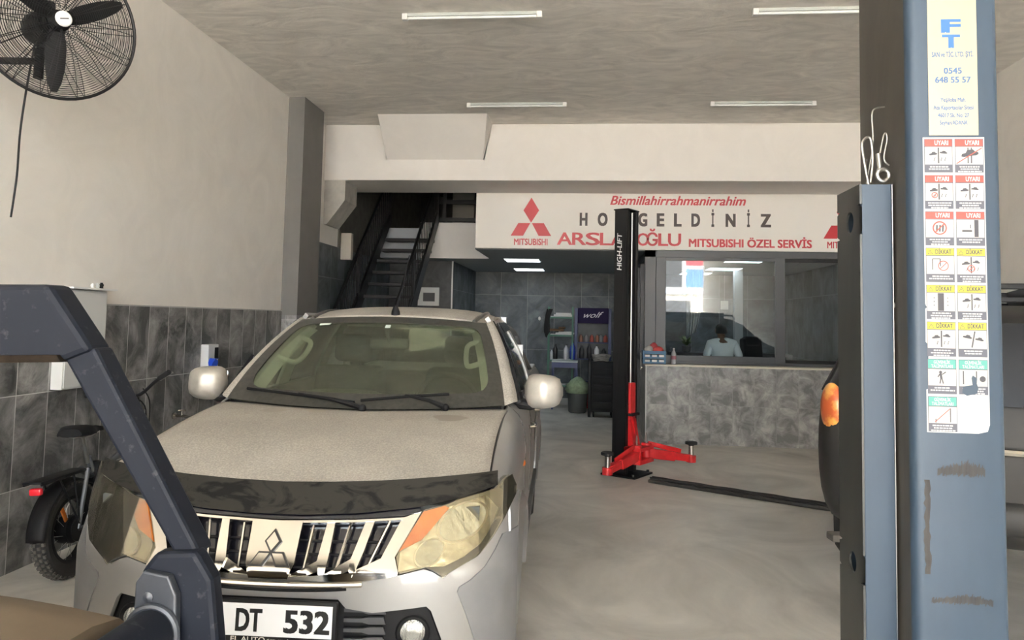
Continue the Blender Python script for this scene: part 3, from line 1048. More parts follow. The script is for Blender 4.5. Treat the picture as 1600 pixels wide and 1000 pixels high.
# cowl and wipers
MB().patch([(-0.98, -0.10), (0.98, -0.10), (0.98, 0.03), (-0.98, 0.03)], WS, 0.1, -0.01, 0.02).build('cowl', black_plastic, T)
for (s0, e0, piv) in ((-0.86, -0.02, 0.10), (0.02, 0.62, 0.40)):
    a, na = WS(s0, 0.085 if s0 < 0 else 0.05)
    b, nb = WS(e0, 0.03 if s0 < 0 else 0.10)
    w = MB()
    w.tube([a + na * 0.022, (a + b) / 2 + (na + nb) * 0.013, b + nb * 0.022], 0.009, 6)
    if s0 < 0:
        pa, npv = WS(0.05, -0.02)
    else:
        pa, npv = WS(0.60, -0.02)
    mid = (a + b) / 2 + (na + nb) * 0.018
    w.tube([pa + npv * 0.03, pa.lerp(mid, 0.4) + npv * 0.035, mid], [0.016, 0.012, 0.007], 6)
    w.ball(pa + npv * 0.03, 0.022, 10, 6)
    w.build('wiper', black_plastic, T)


# roof
def roof(s_, t):
    f = ws(s_, 1.0)
    zc = interp([(0, 1.702), (0.12, 1.735), (0.3, 1.765), (0.5, 1.777), (0.75, 1.770), (1.0, 1.735)], t)
    half_w = 0.612 + 0.03 * math.sin(math.pi * min(1, t * 1.2))
    rear = 3.28
    v = f.y + (rear - f.y) * t
    z = zc - 0.030 * s_ * s_ - 0.035 * abs(s_) ** 6 * min(1.0, 0.15 + 4 * t)
    return V((half_w * s_, v, z))


mb = MB()
mb.grid([[roof(-1 + 2 * i / 24, j / 16) for i in range(25)] for j in range(17)])
rf = mb.build('roof', dusty, T, angle=60)
sld = rf.modifiers.new('thickness', 'SOLIDIFY')
sld.thickness = 0.02
for s in (1, -1):
    MB().tube([roof(s * 0.875, j / 16) + V((0, 0, 0.002)) for j in range(17)], 0.016, 6).build('roof_channel', frit, T)
an = MB()
ap = roof(0.03, 0.06)
an.lathe([(0.03, -0.005), (0.028, 0.02), (0.016, 0.05), (0.010, 0.06)], ap, (0, -0.1, 1), 12)
an.tube([ap + V((0, 0, 0.05)), ap + V((0.035, 0.05, 0.20)), ap + V((0.055, 0.12, 0.40))], [0.006, 0.005, 0.003], 6)
an.build('antenna', black_plastic, T)


def cabside(sgn):
    def fn(a, t):
        u = 0.858 - 0.200 * t - 0.03 * t * t + 0.02 * 4 * t * (1 - t)
        d = -0.200 - 0.06 * t + 0.08 * (1 - 2 * t)
        n = V((sgn * 0.46, 0, -d)).normalized()
        return V((sgn * u, a, 1.235 + 0.470 * t)), n
    return fn


for s in (1, -1):
    fn = cabside(s)
    # A pillar between windscreen and door
    mb = MB()
    rr = []
    for k in range(13):
        t = k / 12
        p0 = ws(s, t)
        p2, n2 = fn(1.50 + 0.74 * t, t * 0.97)
        mid = (p0 + p2) / 2 + V((s * 0.018, -0.012, 0.010))
        rr.append([p0 + V((0, 0, -0.001)), p0.lerp(mid, 0.5) + V((s * 0.010, -0.006, 0.004)), mid, mid.lerp(p2, 0.5) + V((s * 0.006, 0, 0)), p2, (p0 + p2) / 2 + V((-s * 0.05, 0.04, -0.02))])
    mb.rings(rr)
    mb.build('a_pillar', dusty, T, angle=60)
    for nm, P in (('b_pillar', [(2.24, 0), (2.36, 0), (2.37, 0.92), (2.27, 0.92)]), ('c_pillar', [(3.10, 0), (3.33, 0), (3.28, 0.95), (3.08, 0.92)]),
                  ('roof_rail', [(2.16, 0.90), (3.08, 0.90), (3.28, 0.93), (3.28, 1.03), (2.15, 1.03)])):
        MB().patch(P, fn, 0.1, 0.0, 0.03).build(nm, black_plastic if nm == 'b_pillar' else silver, T)
    MB().patch([(1.56, 0.02), (2.24, 0.02), (2.27, 0.90), (2.19, 0.90)], fn, 0.15, -0.008, 0.004).build('front_window', sideglass, T)
    MB().patch([(2.36, 0.02), (3.10, 0.02), (3.08, 0.90), (2.37, 0.90)], fn, 0.15, -0.008, 0.004).build('rear_window', sideglass, T)
    for P in ([(1.76, 0.36), (2.14, 0.90), (2.27, 0.92), (2.25, 0.78), (2.15, 0.74), (1.85, 0.36)], [(2.38, 0.92), (3.06, 0.92), (3.06, 0.80), (2.38, 0.78)]):
        MB().patch(P, fn, 0.1, 0.02, 0.004).build('rain_visor', gloss_black, T)
    mb = MB()
    mb.tube([fn(1.50, 0)[0] + V((s * 0.008, 0, 0)), fn(2.3, 0)[0] + V((s * 0.008, 0, 0)), fn(3.3, 0)[0] + V((s * 0.008, 0, 0))], 0.010, 6)
    mb.build('belt_strip', black_plastic, T)
    mb = MB()
    rr = [fn(1.53 + 0.66 * k / 10, 0.95 * k / 10)[0] + V((s * 0.004, -0.01, 0)) for k in range(11)]
    mb.tube(rr, 0.010, 6)
    mb.build('door_frame', black_plastic, T)
    # pale inner trim and grab handle behind the screen edge
    mb = MB()
    rr = []
    for k in range(13):
        t = 0.08 + 0.90 * k / 12
        p, n = WS(s * 0.985, t)
        q2, n2 = WS(s * 0.86, t)
        rr.append([p - n * 0.03, (p + q2) / 2 - n * 0.045, q2 - n * 0.075 + V((0, 0.05, 0)), p - n * 0.09 + V((0, 0.05, 0))])
    mb.rings(rr)
    mb.build('pillar_trim', trim_pale, T)
    hp = []
    for (a, t, dn) in ((0.93, 0.55, 0.06), (0.80, 0.55, 0.10), (0.78, 0.63, 0.12), (0.79, 0.75, 0.12), (0.82, 0.84, 0.10), (0.93, 0.84, 0.06)):
        p, n = WS(s * a, t)
        hp.append(p - n * dn)
    MB().tube(smoothpath(hp, 4), 0.016, 8).build('grab_handle', trim_pale, T)
    MB().patch([(2.20, 0.0), (2.40, 0.0), (2.40, 0.9), (2.25, 0.9)], fn, 0.1, -0.035, 0.02).build('b_pillar_trim', trim_pale, T)
# rear wall of the cab
mb = MB()
mb.box(-0.84, 0.84, 3.30, 3.34, 0.6, 1.25)
for (x0, x1, z0, z1) in ((-0.80, -0.62, 1.25, 1.5), (0.62, 0.80, 1.25, 1.5), (-0.66, 0.66, 1.62, 1.72)):
    mb.box(x0, x1, 3.27, 3.33, z0, z1)
mb.build('cab_rear_wall', silver, T, smooth=False)
MB().box(-0.62, 0.62, 3.295, 3.30, 1.25, 1.62).build('rear_screen', sideglass, T, smooth=False)
# interior
mb = MB()
mb.box(-0.80, 0.80, 1.45, 3.30, 0.45, 0.50)
mb.box(-0.78, 0.78, 2.98, 3.28, 0.50, 1.28, 0.06)
mb.box(-0.78, 0.78, 0.2, 1.40, 0.45, 0.95)
mb.build('cab_floor', seat_grey, T)
MB().box(-0.72, 0.72, 2.55, 3.0, 0.5, 0.75, 0.05).build('rear_seat', seat_grey, T)
mb = MB()
rr = []
for i in range(41):
    u = -0.78 + 1.56 * i / 40
    hump = 0.055 * math.exp(-((u - 0.40) / 0.20) ** 4) + 0.065 * math.exp(-((u + 0.20) / 0.30) ** 4)
    rr.append([V((u, 1.30, 0.90)), V((u, 1.27 + 0.14 * (u / 0.78) ** 2, 1.165)), V((u, 1.50, 1.205 + hump * 0.5)), V((u, 1.66, 1.200 + hump)), V((u, 1.76, 1.15 + hump * 0.8)), V((u, 1.78, 0.90))])
mb.rings(rr)
mb.build('dashboard', dash_m, T, angle=60)
sw = MB()
Rw = Matrix.Rotation(math.radians(-62), 3, 'X')
ax = V((0, 0.86, -0.42)) * -1
sw.torus((0.395, 1.93, 1.185), (0, 0.88, 0.47), 0.185, 0.016, 36, 8)
sw.ball((0.395, 1.91, 1.175), (0.06, 0.035, 0.05), 12, 8)
for a in (0, math.pi, -math.pi / 2):
    x_, y_, d_ = frame_of((0, 0.88, 0.47))
    sw.tube([V((0.395, 1.91, 1.175)), V((0.395, 1.93, 1.185)) + (x_ * math.cos(a) + y_ * math.sin(a)) * 0.18], 0.014, 6)
sw.cyl((0.395, 1.90, 1.17), (0.395, 1.70, 1.06), 0.03)
sw.build('steering_wheel', mat('wheel_grey', (0.05, 0.05, 0.048), 0.5), T)
for u in (0.40, -0.40):
    st = MB()
    st.box(u - 0.27, u + 0.27, 1.95, 2.45, 0.50, 0.74, 0.07)
    st.obox((u, 2.50, 1.03), (0.52, 0.15, 0.66), Matrix.Rotation(math.radians(-14), 3, 'X'), 0.07, 3)
    so = st.build('seat', seat_grey, T)
    hr = MB()
    hr.obox((u, 2.60, 1.475), (0.27, 0.10, 0.20), Matrix.Rotation(math.radians(-10), 3, 'X'), 0.045, 3)
    for d_ in (-0.06, 0.06):
        hr.cyl((u + d_, 2.57, 1.33), (u + d_, 2.59, 1.42), 0.007, seg=8)
    hr.build('headrest', seat_grey, so)
p, n = WS(0.0, 0.86)
rm = MB()
c_ = p - n * 0.06 + V((0.02, 0, -0.055))
rm.obox(c_, (0.25, 0.03, 0.065), Matrix.Rotation(math.radians(-8), 3, 'X'), 0.014, 3)
rm.tube([p - n * 0.01, c_], 0.012, 6)
rm.build('rear_view_mirror', mat('mirror_back', (0.12, 0.125, 0.115), 0.5), T)
# --- door mirrors
for s in (1, -1):
    c = V((s * 1.005, 1.56, 1.285))
    mb = MB()
    rr = []
    for j in range(11):
        t = -1 + 2 * j / 10
        k = (1 - abs(t) ** 3.2) ** (1 / 3.2) if abs(t) < 1 else 0.02
        k = max(k, 0.25)
        ring = []
        for i in range(20):
            a = 2 * math.pi * i / 20
            cx, cz = math.cos(a), math.sin(a)
            e = 0.72
            ring.append(c + V((s * t * 0.112, 0.075 * k * math.copysign(abs(cx) ** e, cx) + 0.03 * abs(t), 0.098 * k * math.copysign(abs(cz) ** e, cz) * (1 - 0.10 * t) + 0.004)))
        rr.append(ring)
    mb.rings(rr)
    mo = mb.build('door_mirror', mat('mirror_silver_%d' % (s + 1), (0.40, 0.38, 0.34), 0.42, 0.55, var=0.15, scale=9), T, angle=60)
    MB().obox(c + V((0, 0.088, 0)), (0.19, 0.012, 0.15), None, 0.02).build('mirror_glass', chrome, mo)
    m2 = MB()
    m2.tube([V((s * 0.84, 1.60, 1.25)), V((s * 0.87, 1.585, 1.215)), V((s * 0.93, 1.57, 1.205)), V((s * 0.97, 1.565, 1.225))], [0.05, 0.035, 0.028, 0.03], 10)
    m2.prism([(-0.12, -0.06), (0.10, -0.06), (0.10, 0.17)], (s * 0.845, 1.63, 1.28), (0, 1, 0), (-s * 0.33, 0, 1), s * 0.016)
    m2.build('mirror_arm', black_plastic, mo)
# --- load bed, tail, sport bar
mb = MB()
mb.box(-0.80, 0.80, 3.36, 5.20, 0.62, 0.66)
mb.box(-0.84, -0.78, 3.36, 5.22, 0.62, 1.24, 0.01)
mb.box(0.78, 0.84, 3.36, 5.22, 0.62, 1.24, 0.01)
mb.box(-0.84, 0.84, 3.36, 3.42, 0.62, 1.22, 0.01)
mb.box(-0.84, 0.84, 5.18, 5.24, 0.55, 1.23, 0.01)
mb.build('load_bed', silver, T)
mb = MB()
for s in (1, -1):
    mb.tube(smoothpath([(s * 0.80, 4.35, 1.24), (s * 0.76, 3.75, 1.40), (s * 0.70, 3.52, 1.58), (s * 0.60, 3.50, 1.64)], 5), 0.038, 8)
    mb.tube([(s * 0.80, 3.50, 1.24), (s * 0.72, 3.52, 1.56)], 0.035, 8)
mb.tube([(-0.62, 3.50, 1.64), (0.62, 3.50, 1.64)], 0.038, 8)
mb.build('sport_bar', dark_grey, T)
mb = MB()
mb.box(-0.70, 0.70, 0.5, 5.0, 0.34, 0.44)
mb.cyl((-0.75, W1, 0.372), (0.75, W1, 0.372), 0.05)
mb.cyl((-0.75, W2, 0.372), (0.75, W2, 0.372), 0.06)
mb.build('chassis', black_plastic, T)


# ================================================================ painted sign over the office
sign_white = mat('sign_white', (0.90, 0.86, 0.80), 0.6)
sign_red = mat('sign_red', (0.50, 0.018, 0.03), 0.45)
sign_brown = mat('sign_brown', (0.045, 0.028, 0.025), 0.5)
mb = MB()
SY = 11.372
mb.slot(0).box(-1.68, XR - 0.005, SY, 11.48, 2.772, 3.76, 0.004)
ex, ez = (1, 0, 0), (0, 0, 1)
P_ = lambda x, z: (x, SY, z)


def logo(cx):
    for poly in ([(0, 3.545), (0.118, 3.352), (0, 3.165), (-0.118, 3.352)],
                 [(0.012, 3.158), (0.192, 3.158), (0.305, 2.966), (0.117, 2.966)],
                 [(-0.012, 3.158), (-0.117, 2.966), (-0.305, 2.966), (-0.192, 3.158)]):
        mb.face([(cx + x, SY - 0.002, z) for x, z in poly])
    mb.text('MITSUBISHI', P_(cx, 2.828), ex, ez, 0.095, 0.50, bold=0.025, depth=0.002)


mb.slot(1)
logo(-0.838)
logo(3.72)
mb.text('Bismillahirrahmanirrahim', P_(1.33, 3.445), ex, ez, 0.135, 1.97, bold=0.022, shear=0.3, depth=0.002)
for ch, x, w in (('A', -0.33, 0.215), ('R', -0.115, 0.195), ('S', 0.09, 0.195), ('L', 0.275, 0.15), ('A', 0.46, 0.2), ('N', 0.65, 0.17), ('O', 0.83, 0.165), ('\u011e', 0.965, 0.155), ('L', 1.125, 0.135), ('U', 1.29, 0.18)):
    mb.text(ch, P_(x, 2.838), ex, ez, 0.185, w, bold=0.018, depth=0.002)
mb.text('MITSUBISHI \u00d6ZEL SERV\u0130S', P_(2.375, 2.828), ex, ez, 0.115, 1.745, bold=0.035, depth=0.002)
mb.slot(2)
for ch, px, w in (('H', 912, .10), ('O', 942.5, .13), ('\u015e', 972, .11), ('G', 1006, .115), ('E', 1034, .09), ('L', 1061, .09), ('D', 1089, .11), ('\u0130', 1115.5, .032), ('N', 1143, .125), ('\u0130', 1170.5, .032), ('Z', 1197, .13)):
    mb.text(ch, P_(-0.117 + (px - 905) * (2.793 / 300), 3.132), ex, ez, 0.185, w, bold=0.05, depth=0.002)
tag(mb.build('shop_sign', [sign_white, sign_red, sign_brown], smooth=False), 'long white shop sign with red three-diamond logos and Turkish lettering above the office', 'sign')

# ================================================================ far two-post lift: black post, red carriage and arms
A = -0.535
T2 = thing('lift_post', 'tall black lift post with red carriage and red swing arms before the office', 'car lift', (0.526, 8.73, 0), A)
R2 = rotz(-A)
toL = lambda x, y, z: R2 @ (V((x, y, z)) - V((0.526, 8.73, 0)))
mb = MB()
H = 2.97
mb.box(-0.17, -0.158, -0.13, 0.13, 0.02, H)
mb.box(-0.17, 0.0, -0.13, -0.118, 0.02, H)
mb.box(-0.17, 0.0, 0.118, 0.13, 0.02, H)
mb.box(-0.012, 0.0, -0.13, -0.075, 0.02, H)
mb.box(-0.012, 0.0, 0.075, 0.13, 0.02, H)
mb.build('post', black_steel, T2, smooth=False, bevel=0.004)
MB().box(-0.18, 0.008, -0.137, 0.137, H, H + 0.014, 0.003).build('top_plate', black_steel, T2, smooth=False)
mb = MB()
mb.box(-0.26, 0.16, -0.22, 0.22, 0.0, 0.02)
for x in (-0.22, 0.12):
    for y in (-0.18, 0.18):
        mb.cyl((x, y, 0.02), (x, y, 0.045), 0.016, seg=6)
mb.build('base_plate', black_steel, T2, smooth=False)
mb = MB()
mb.text('HIGH-LIFT', (-0.075, -0.13, 2.495), (0, 0, 1), (-1, 0, 0), 0.058, 0.42, bold=0.02, shear=0.15, depth=0.002)
mb.build('lettering', mat('letter_white', (0.8, 0.8, 0.8), 0.5), T2, smooth=False)
mb = MB()
mb.cyl((-0.05, -0.03, 1.0), (-0.05, -0.03, 2.95), 0.006, seg=8)
mb.cyl((-0.03, 0.03, 0.98), (-0.03, 0.03, 2.95), 0.009, seg=8)
mb.build('steel_cable', steel, T2)
mb = MB()
mb.cyl((-0.09, 0.0, 0.6), (-0.09, 0.0, 2.1), 0.035, seg=14)
mb.cyl((-0.13, -0.05, 1.52), (-0.03, -0.05, 1.52), 0.045, seg=18)
mb.build('hydraulic_cylinder', dark_grey, T2)
mb = MB()
mb.box(-0.145, 0.02, -0.062, 0.062, 0.62, 1.02, 0.006)
mb.prism([(-0.145, 0.62), (0.02, 0.62), (0.075, 0.30), (-0.145, 0.30)], (0, 0.075, 0), (1, 0, 0), (0, 0, 1), 0.15)
mb.prism([(-0.06, 0.66), (-0.03, 0.66), (0.14, 0.30), (0.06, 0.30)], (0.021, 0, 0), (0, 1, 0), (0, 0, 1), 0.03)
mb.box(0.0, 0.20, -0.17, 0.17, 0.15, 0.20, 0.004)
mb.box(0.0, 0.20, -0.17, 0.17, 0.29, 0.33, 0.004)
mb.box(0.0, 0.06, -0.17, 0.17, 0.15, 0.33, 0.004)
mb.build('carriage', red_paint, T2, smooth=False)
MB().box(-0.02, 0.055, -0.075, 0.10, 0.655, 0.685, 0.005).build('strap', black_plastic, T2, smooth=False)
for (wx, wy, s) in ((0.245, 8.02, -1), (1.215, 8.93, 1)):
    p0 = V((0.13, 0.12 * s, 0.245))
    p1 = toL(wx, wy, 0.175)
    d = (p1 - p0)
    L_ = d.length
    ang = math.atan2(d.y, d.x)
    Mz = rotz(ang)
    Mp = Mz @ Matrix.Rotation(math.atan2(-(p1.z - p0.z), math.hypot(d.x, d.y)), 3, 'Y')
    mb = MB()
    mb.obox(p0 + d * 0.30, (L_ * 0.62, 0.095, 0.105), Mp, 0.006)
    mb.obox(p0 + d * 0.72, (L_ * 0.56, 0.072, 0.078), Mp, 0.005)
    mb.obox(p0 + d * 0.40 + V((0, 0, 0.085)), (L_ * 0.75, 0.014, 0.05), Mp @ Matrix.Rotation(math.radians(6), 3, 'Y'), 0.003)
    mb.cyl(p0 + V((0, 0, -0.095)), p0 + V((0, 0, 0.11)), 0.055, seg=20)
    mb.cyl(p1 - V((0, 0, 0.045)), p1 + V((0, 0, 0.03)), 0.055, seg=20)
    am = mb.build('swing_arm', red_paint, T2)
    pd = MB()
    pd.cyl(p1 + V((0, 0, 0.0)), p1 + V((0, 0, 0.14)), 0.030, seg=16)
    pd.build('pad_screw', steel, am)
    pd = MB()
    pd.lathe([(0.025, 0.13), (0.035, 0.15), (0.068, 0.155), (0.070, 0.178), (0.060, 0.186), (0.0, 0.186)], p1, (0, 0, 1), 24)
    pd.build('lift_pad', rubber, am)
    gp = MB()
    gp.cyl(p0 + V((0, 0, 0.11)), p0 + V((0, 0, 0.19)), 0.012, seg=10)
    gp.torus(p0 + V((0, 0, 0.20)), (1, 0.3, 0), 0.018, 0.005, 14, 6)
    gp.build('locking_pin', steel, am)
# floor channel that carries the hoses between the posts
d = V((1.71, -1.03, 0)).normalized()
n_ = V((-d.y, d.x, 0))
Mz = rotz(math.atan2(d.y, d.x))
c0 = V((0.72, 8.40, 0))
mb = MB()
mb.obox(c0 + d * 1.25 + V((0, 0, 0.018)), (2.5, 0.15, 0.036), Mz, 0.010)
cov = mb.build('cable_channel', mat('channel_black', (0.020, 0.019, 0.018), 0.55, var=0.3, scale=12), smooth=False)
tag(cov, 'low black steel channel running across the floor from the lift post', 'cable cover')
mb = MB()
for k in range(2):
    pts = [c0 + d * (2.45 * i / 30) + n_ * (0.03 * (1 - 2 * k) + 0.012 * math.sin(i * 1.3 + k)) + V((0, 0, 0.045)) for i in range(31)]
    mb.tube(pts, 0.011, 6)
mb.build('hose', rubber, cov)

# ================================================================ near blue-grey lift column with stickers
blue_steel = mat('blue_grey_paint', (0.020, 0.036, 0.058), 0.45, 0.0, spec=0.35, col2=(0.037, 0.058, 0.084), scale=2.2, detail=8, stretch=(1, 1, 0.35), lo=0.3, hi=0.7)
column_side_m = mat('column_side_brown', (0.040, 0.036, 0.030), 0.35, 0.15, col2=(0.065, 0.058, 0.048), scale=3, detail=8, stretch=(1, 1, 0.3), distort=2.0)  # browner tone for the column's left side
scuff = mat('scuffed_paint', (0.030, 0.028, 0.026), 0.7, var=0.35, scale=30, stretch=(1, 1, 0.15))
T3 = thing('lift_column', 'big blue-grey steel lift column with warning stickers, nearest the camera on the right', 'car lift', (1.02, 2.2, 0))
o3 = V((1.02, 2.2, 0))


def L3(x, y, z=0.0):
    return V((x, y, z)) - o3


HC = 3.35
prof = [(0.893, 2.575), (0.893, 2.225), (0.898, 2.210), (0.906, 2.203), (0.917, 2.200), (1.118, 2.200), (1.128, 2.203), (1.134, 2.209), (1.137, 2.225), (1.137, 2.575), (1.115, 2.575), (1.115, 2.56), (0.915, 2.56), (0.915, 2.575)]
mb = MB()
zz = [0.02 + (HC - 0.02) * i / 12 for i in range(13)]
mb.rings([[L3(x, y, z) for x, y in prof] for z in zz])
for f in mb.bm.faces:
    c_ = f.calc_center_median()
    if c_.x < 0.894 - 1.02 and c_.y > 2.23 - 2.2:
        f.material_index = 1
mb.build('column', [blue_steel, column_side_m], T3, angle=50)
MB().box(-0.20, 0.19, -0.08, 0.46, 0.0, 0.02, 0.004).build('base_plate', blue_steel, T3, smooth=False)
# carriage channel on the left of the column, with round holes in its side
mb = MB()
mb.box(0.800 - 1.02, 0.884 - 1.02, 0.100, 0.106, 0.42, 2.118)
mb.box(0.878 - 1.02, 0.884 - 1.02, 0.100, 0.30, 0.42, 2.118)
mb.box(0.800 - 1.02, 0.884 - 1.02, 0.294, 0.30, 0.42, 2.118)
mb.build('carriage', blue_steel, T3, smooth=False, bevel=0.003)
# side sheet with two holes: strips round octagon openings
cs = MB()


def holed(y0, y1, z0, z1, holes):
    x = 0.800 - 1.02
    zs = [z0]
    for (hy, hz_, r) in holes:
        zs += [hz_ - r * 1.4, hz_ + r * 1.4]
    zs.append(z1)
    for i in range(0, len(zs), 2):
        cs.box(x - 0.006, x, y0, y1, zs[i], zs[i + 1])
    for (hy, hz_, r) in holes:
        n = 24
        sq, ci = [], []
        for k in range(n):
            a = 2 * math.pi * (k + 0.5) / n
            ca, sa = math.cos(a), math.sin(a)
            m = max(abs(ca), abs(sa))
            py = hy + (ca / m) * (y1 - hy if ca > 0 else hy - y0)
            pz = hz_ + (sa / m) * r * 1.4
            sq.append((py, pz))
            ci.append((hy + r * ca, hz_ + r * sa))
        cs.rings([[V((x - 0.006, a, b)) for a, b in sq], [V((x - 0.006, a, b)) for a, b in ci], [V((x, a, b)) for a, b in ci], [V((x, a, b)) for a, b in sq]], cap=(False, False))


holed(0.100, 0.30, 0.42, 2.118, [(0.185, 1.010, 0.030), (0.185, 2.015, 0.032)])
cs.build('carriage_side', mat('carriage_side_grey', (0.025, 0.028, 0.027), 0.4, 0.1, col2=(0.045, 0.046, 0.042), scale=3, detail=8, stretch=(1, 1, 0.2), distort=1), T3, smooth=False, recalc=True)  # side sheet in a greyer tone than the carriage front
mb = MB()
mb.box(0.884 - 1.02, 0.892 - 1.02, 0.115, 0.30, 0.42, 2.118)
mb.build('slide_strip', black_plastic, T3, smooth=False)
MB().box(0.884 - 1.02, 0.8862 - 1.02, 0.099, 0.116, 0.42, 2.118).build('edge_strip', steel, T3, smooth=False)
mb = MB()
mb.lathe([(0.008, 0), (0.008, 0.005), (0.004, 0.008), (0, 0.0085)], (0.890 - 1.02, 0.114, 1.765), (0, -1, 0), 12)
mb.build('bolt', steel, T3)
# hooks, spring clip and pulley eye above the carriage
mb = MB()
hx = 0.835 - 1.02
mb.tube(smoothpath([(hx, 0.14, 2.12), (hx - 0.012, 0.14, 2.19), (hx - 0.018, 0.14, 2.25), (hx + 0.005, 0.14, 2.265), (hx + 0.012, 0.14, 2.20), (hx + 0.005, 0.14, 2.13)], 4), 0.004, 6)
mb.tube(smoothpath([(hx, 0.16, 2.13), (hx + 0.02, 0.16, 2.25), (hx + 0.018, 0.16, 2.34), (hx + 0.03, 0.16, 2.36), (hx + 0.055, 0.16, 2.365)], 4), 0.0025, 6)
mb.tube(smoothpath([(hx + 0.02, 0.13, 2.16), (hx + 0.04, 0.13, 2.27), (hx + 0.05, 0.13, 2.26), (hx + 0.04, 0.13, 2.20), (hx + 0.055, 0.13, 2.18)], 4), 0.0025, 6)
mb.build('spring_clip', steel, T3)
mb = MB()
mb.torus((hx + 0.022, 0.09, 2.143), (0.1, -1, 0), 0.017, 0.006, 22, 8)
mb.cyl((hx + 0.018, 0.10, 2.155), (hx + 0.016, 0.11, 2.21), 0.007, seg=10)
mb.build('pulley_eye', steel, T3)
# swing arm reaching back under the lifted car
mb = MB()
pa, pb = V((-0.16, 0.33, 0.50)), V((0.53, 2.20, 0.50))
dd = pb - pa
mb.obox(pa + dd * 0.5, (0.10, dd.length, 0.10), rotz(math.atan2(-dd.x, dd.y)), 0.008)
mb.cyl(pa + V((0, 0, -0.08)), pa + V((0, 0, 0.08)), 0.06, seg=18)
arm3 = mb.build('swing_arm', blue_steel, T3)
dustpad = mat('dusty_pad', (0.055, 0.05, 0.044), 0.8)
mb = MB()
mb.obox((0.235, 1.30, 0.68), (0.05, 0.06, 0.26), rotz(0.2), 0.006)
mb.obox((0.115, 1.28, 0.795), (0.15, 0.07, 0.03), rotz(0.1), 0.004)
mb.build('height_adapter', dustpad, arm3)
mb = MB()
mb.lathe([(0.05, -0.02), (0.062, 0.0), (0.062, 0.035), (0.05, 0.045), (0.0, 0.045)], (0.168, 1.22, 0.565), (0, 0, 1), 22)
mb.build('lift_pad', dustpad, arm3)
mb = MB()
mb.lathe([(0.05, -0.02), (0.062, 0.0), (0.062, 0.02), (0.0, 0.02)], (0.53, 2.18, 0.57), (0, 0, 1), 22)
mb.build('lift_pad', dustpad, arm3)
# rubbed patches of paint on the front face
for (x0, x1, z0, z1) in ((0.955, 1.078, 1.300, 1.352), (0.935, 1.092, 0.962, 0.998)):
    mb = MB()
    n = 46
    for i in range(n):
        xa_, xb_ = x0 + (x1 - x0) * i / n, x0 + (x1 - x0) * (i + 0.86) / n
        k_ = 1 - abs(i / n - 0.6) * 1.1
        zt_ = z0 + (z1 - z0) * (0.25 + 0.65 * k_) * random.uniform(0.75, 1.1)
        zd_ = z0 + (z1 - z0) * 0.18 * random.random()
        mb.face([L3(xa_, 2.1992, zd_), L3(xb_, 2.1992, zd_ + 0.003 * random.random()), L3(xb_ + 0.001, 2.1992, zt_), L3(xa_ + 0.001, 2.1992, zt_ - 0.004 * random.random())])
    mb.build('paint_scuff', scuff, T3, smooth=False, recalc=False)
mb = MB()
up = [(0.917 + 0.008 * random.random(), 1.04 + 0.25 * i / 20) for i in range(21)]
dn = [(0.932 + 0.006 * random.random(), 1.29 - 0.25 * i / 20) for i in range(21)]
mb.face([L3(x, 2.1992, z) for x, z in up + dn])
mb.build('paint_scuff', scuff, T3, smooth=False, recalc=False)

# --- stickers
gold = mat('gold_sticker', (0.340, 0.290, 0.190), 0.35, 0.15, var=0.05, scale=6)
st_blue = mat('sticker_blue', (0.015, 0.095, 0.260), 0.4)
st_blue2 = mat('sticker_navy', (0.030, 0.085, 0.190), 0.4)
FX, FZ = (1, 0, 0), (0, 0, 1)
Q = lambda x, z: L3(x, 2.199, z)
mb = MB()
mb.slot(0).box(0.9475 - 1.02, 1.0785 - 1.02, -0.0012, 0.0, 2.238, 3.05)
mb.slot(1)
xc = 1.013
for ch, z in (('L', 2.78), ('I', 2.70), ('F', 2.532), ('T', 2.488)):
    z0 = z
    mb.text(ch, Q(xc - 0.003, z0), FX, FZ, 0.036, 0.040 if ch != 'I' else 0.014, bold=0.06, depth=0.0006)
mb.slot(2)
for tx, z, h, w in (('SAN ve T\u0130C. LTD. \u015eT\u0130.', 2.461, 0.014, 0.110), ('0545', 2.413, 0.017, 0.047), ('648 55 57', 2.387, 0.017, 0.094),
                    ('Ye\u015filoba Mah.', 2.333, 0.0115, 0.067), ('Ata Kaportac\u0131lar Sitesi', 2.311, 0.0115, 0.106), ('46017 Sk. No: 27', 2.289, 0.0115, 0.082), ('Seyhan/ADANA', 2.268, 0.0115, 0.073)):
    mb.text(tx, Q(xc, z), FX, FZ, h, w, bold=0.03, depth=0.0006)
dc = mb.build('maker_sticker', [gold, st_blue, st_blue2], T3, smooth=False, recalc=False)
dc['label'] = 'gold maker sticker with blue lettering'

s_white = mat('sticker_white', (0.360, 0.360, 0.350), 0.45, var=0.04, scale=20)
s_field = mat('sticker_field', (0.310, 0.295, 0.275), 0.5, var=0.10, scale=25)
s_navy = mat('sticker_caption', (0.055, 0.058, 0.075), 0.5)
s_red = mat('sticker_red', (0.310, 0.043, 0.030), 0.5)
s_yel = mat('sticker_yellow', (0.360, 0.310, 0.015), 0.5)
s_teal = mat('sticker_teal', (0.050, 0.225, 0.190), 0.5)
s_ink = mat('sticker_ink', (0.035, 0.035, 0.043), 0.6)
mb = MB()
ZT, ZBt = 2.232, 1.418
wsheet = 0.163
x_l = 0.930
CW, RH = wsheet / 2, (ZT - ZBt) / 8
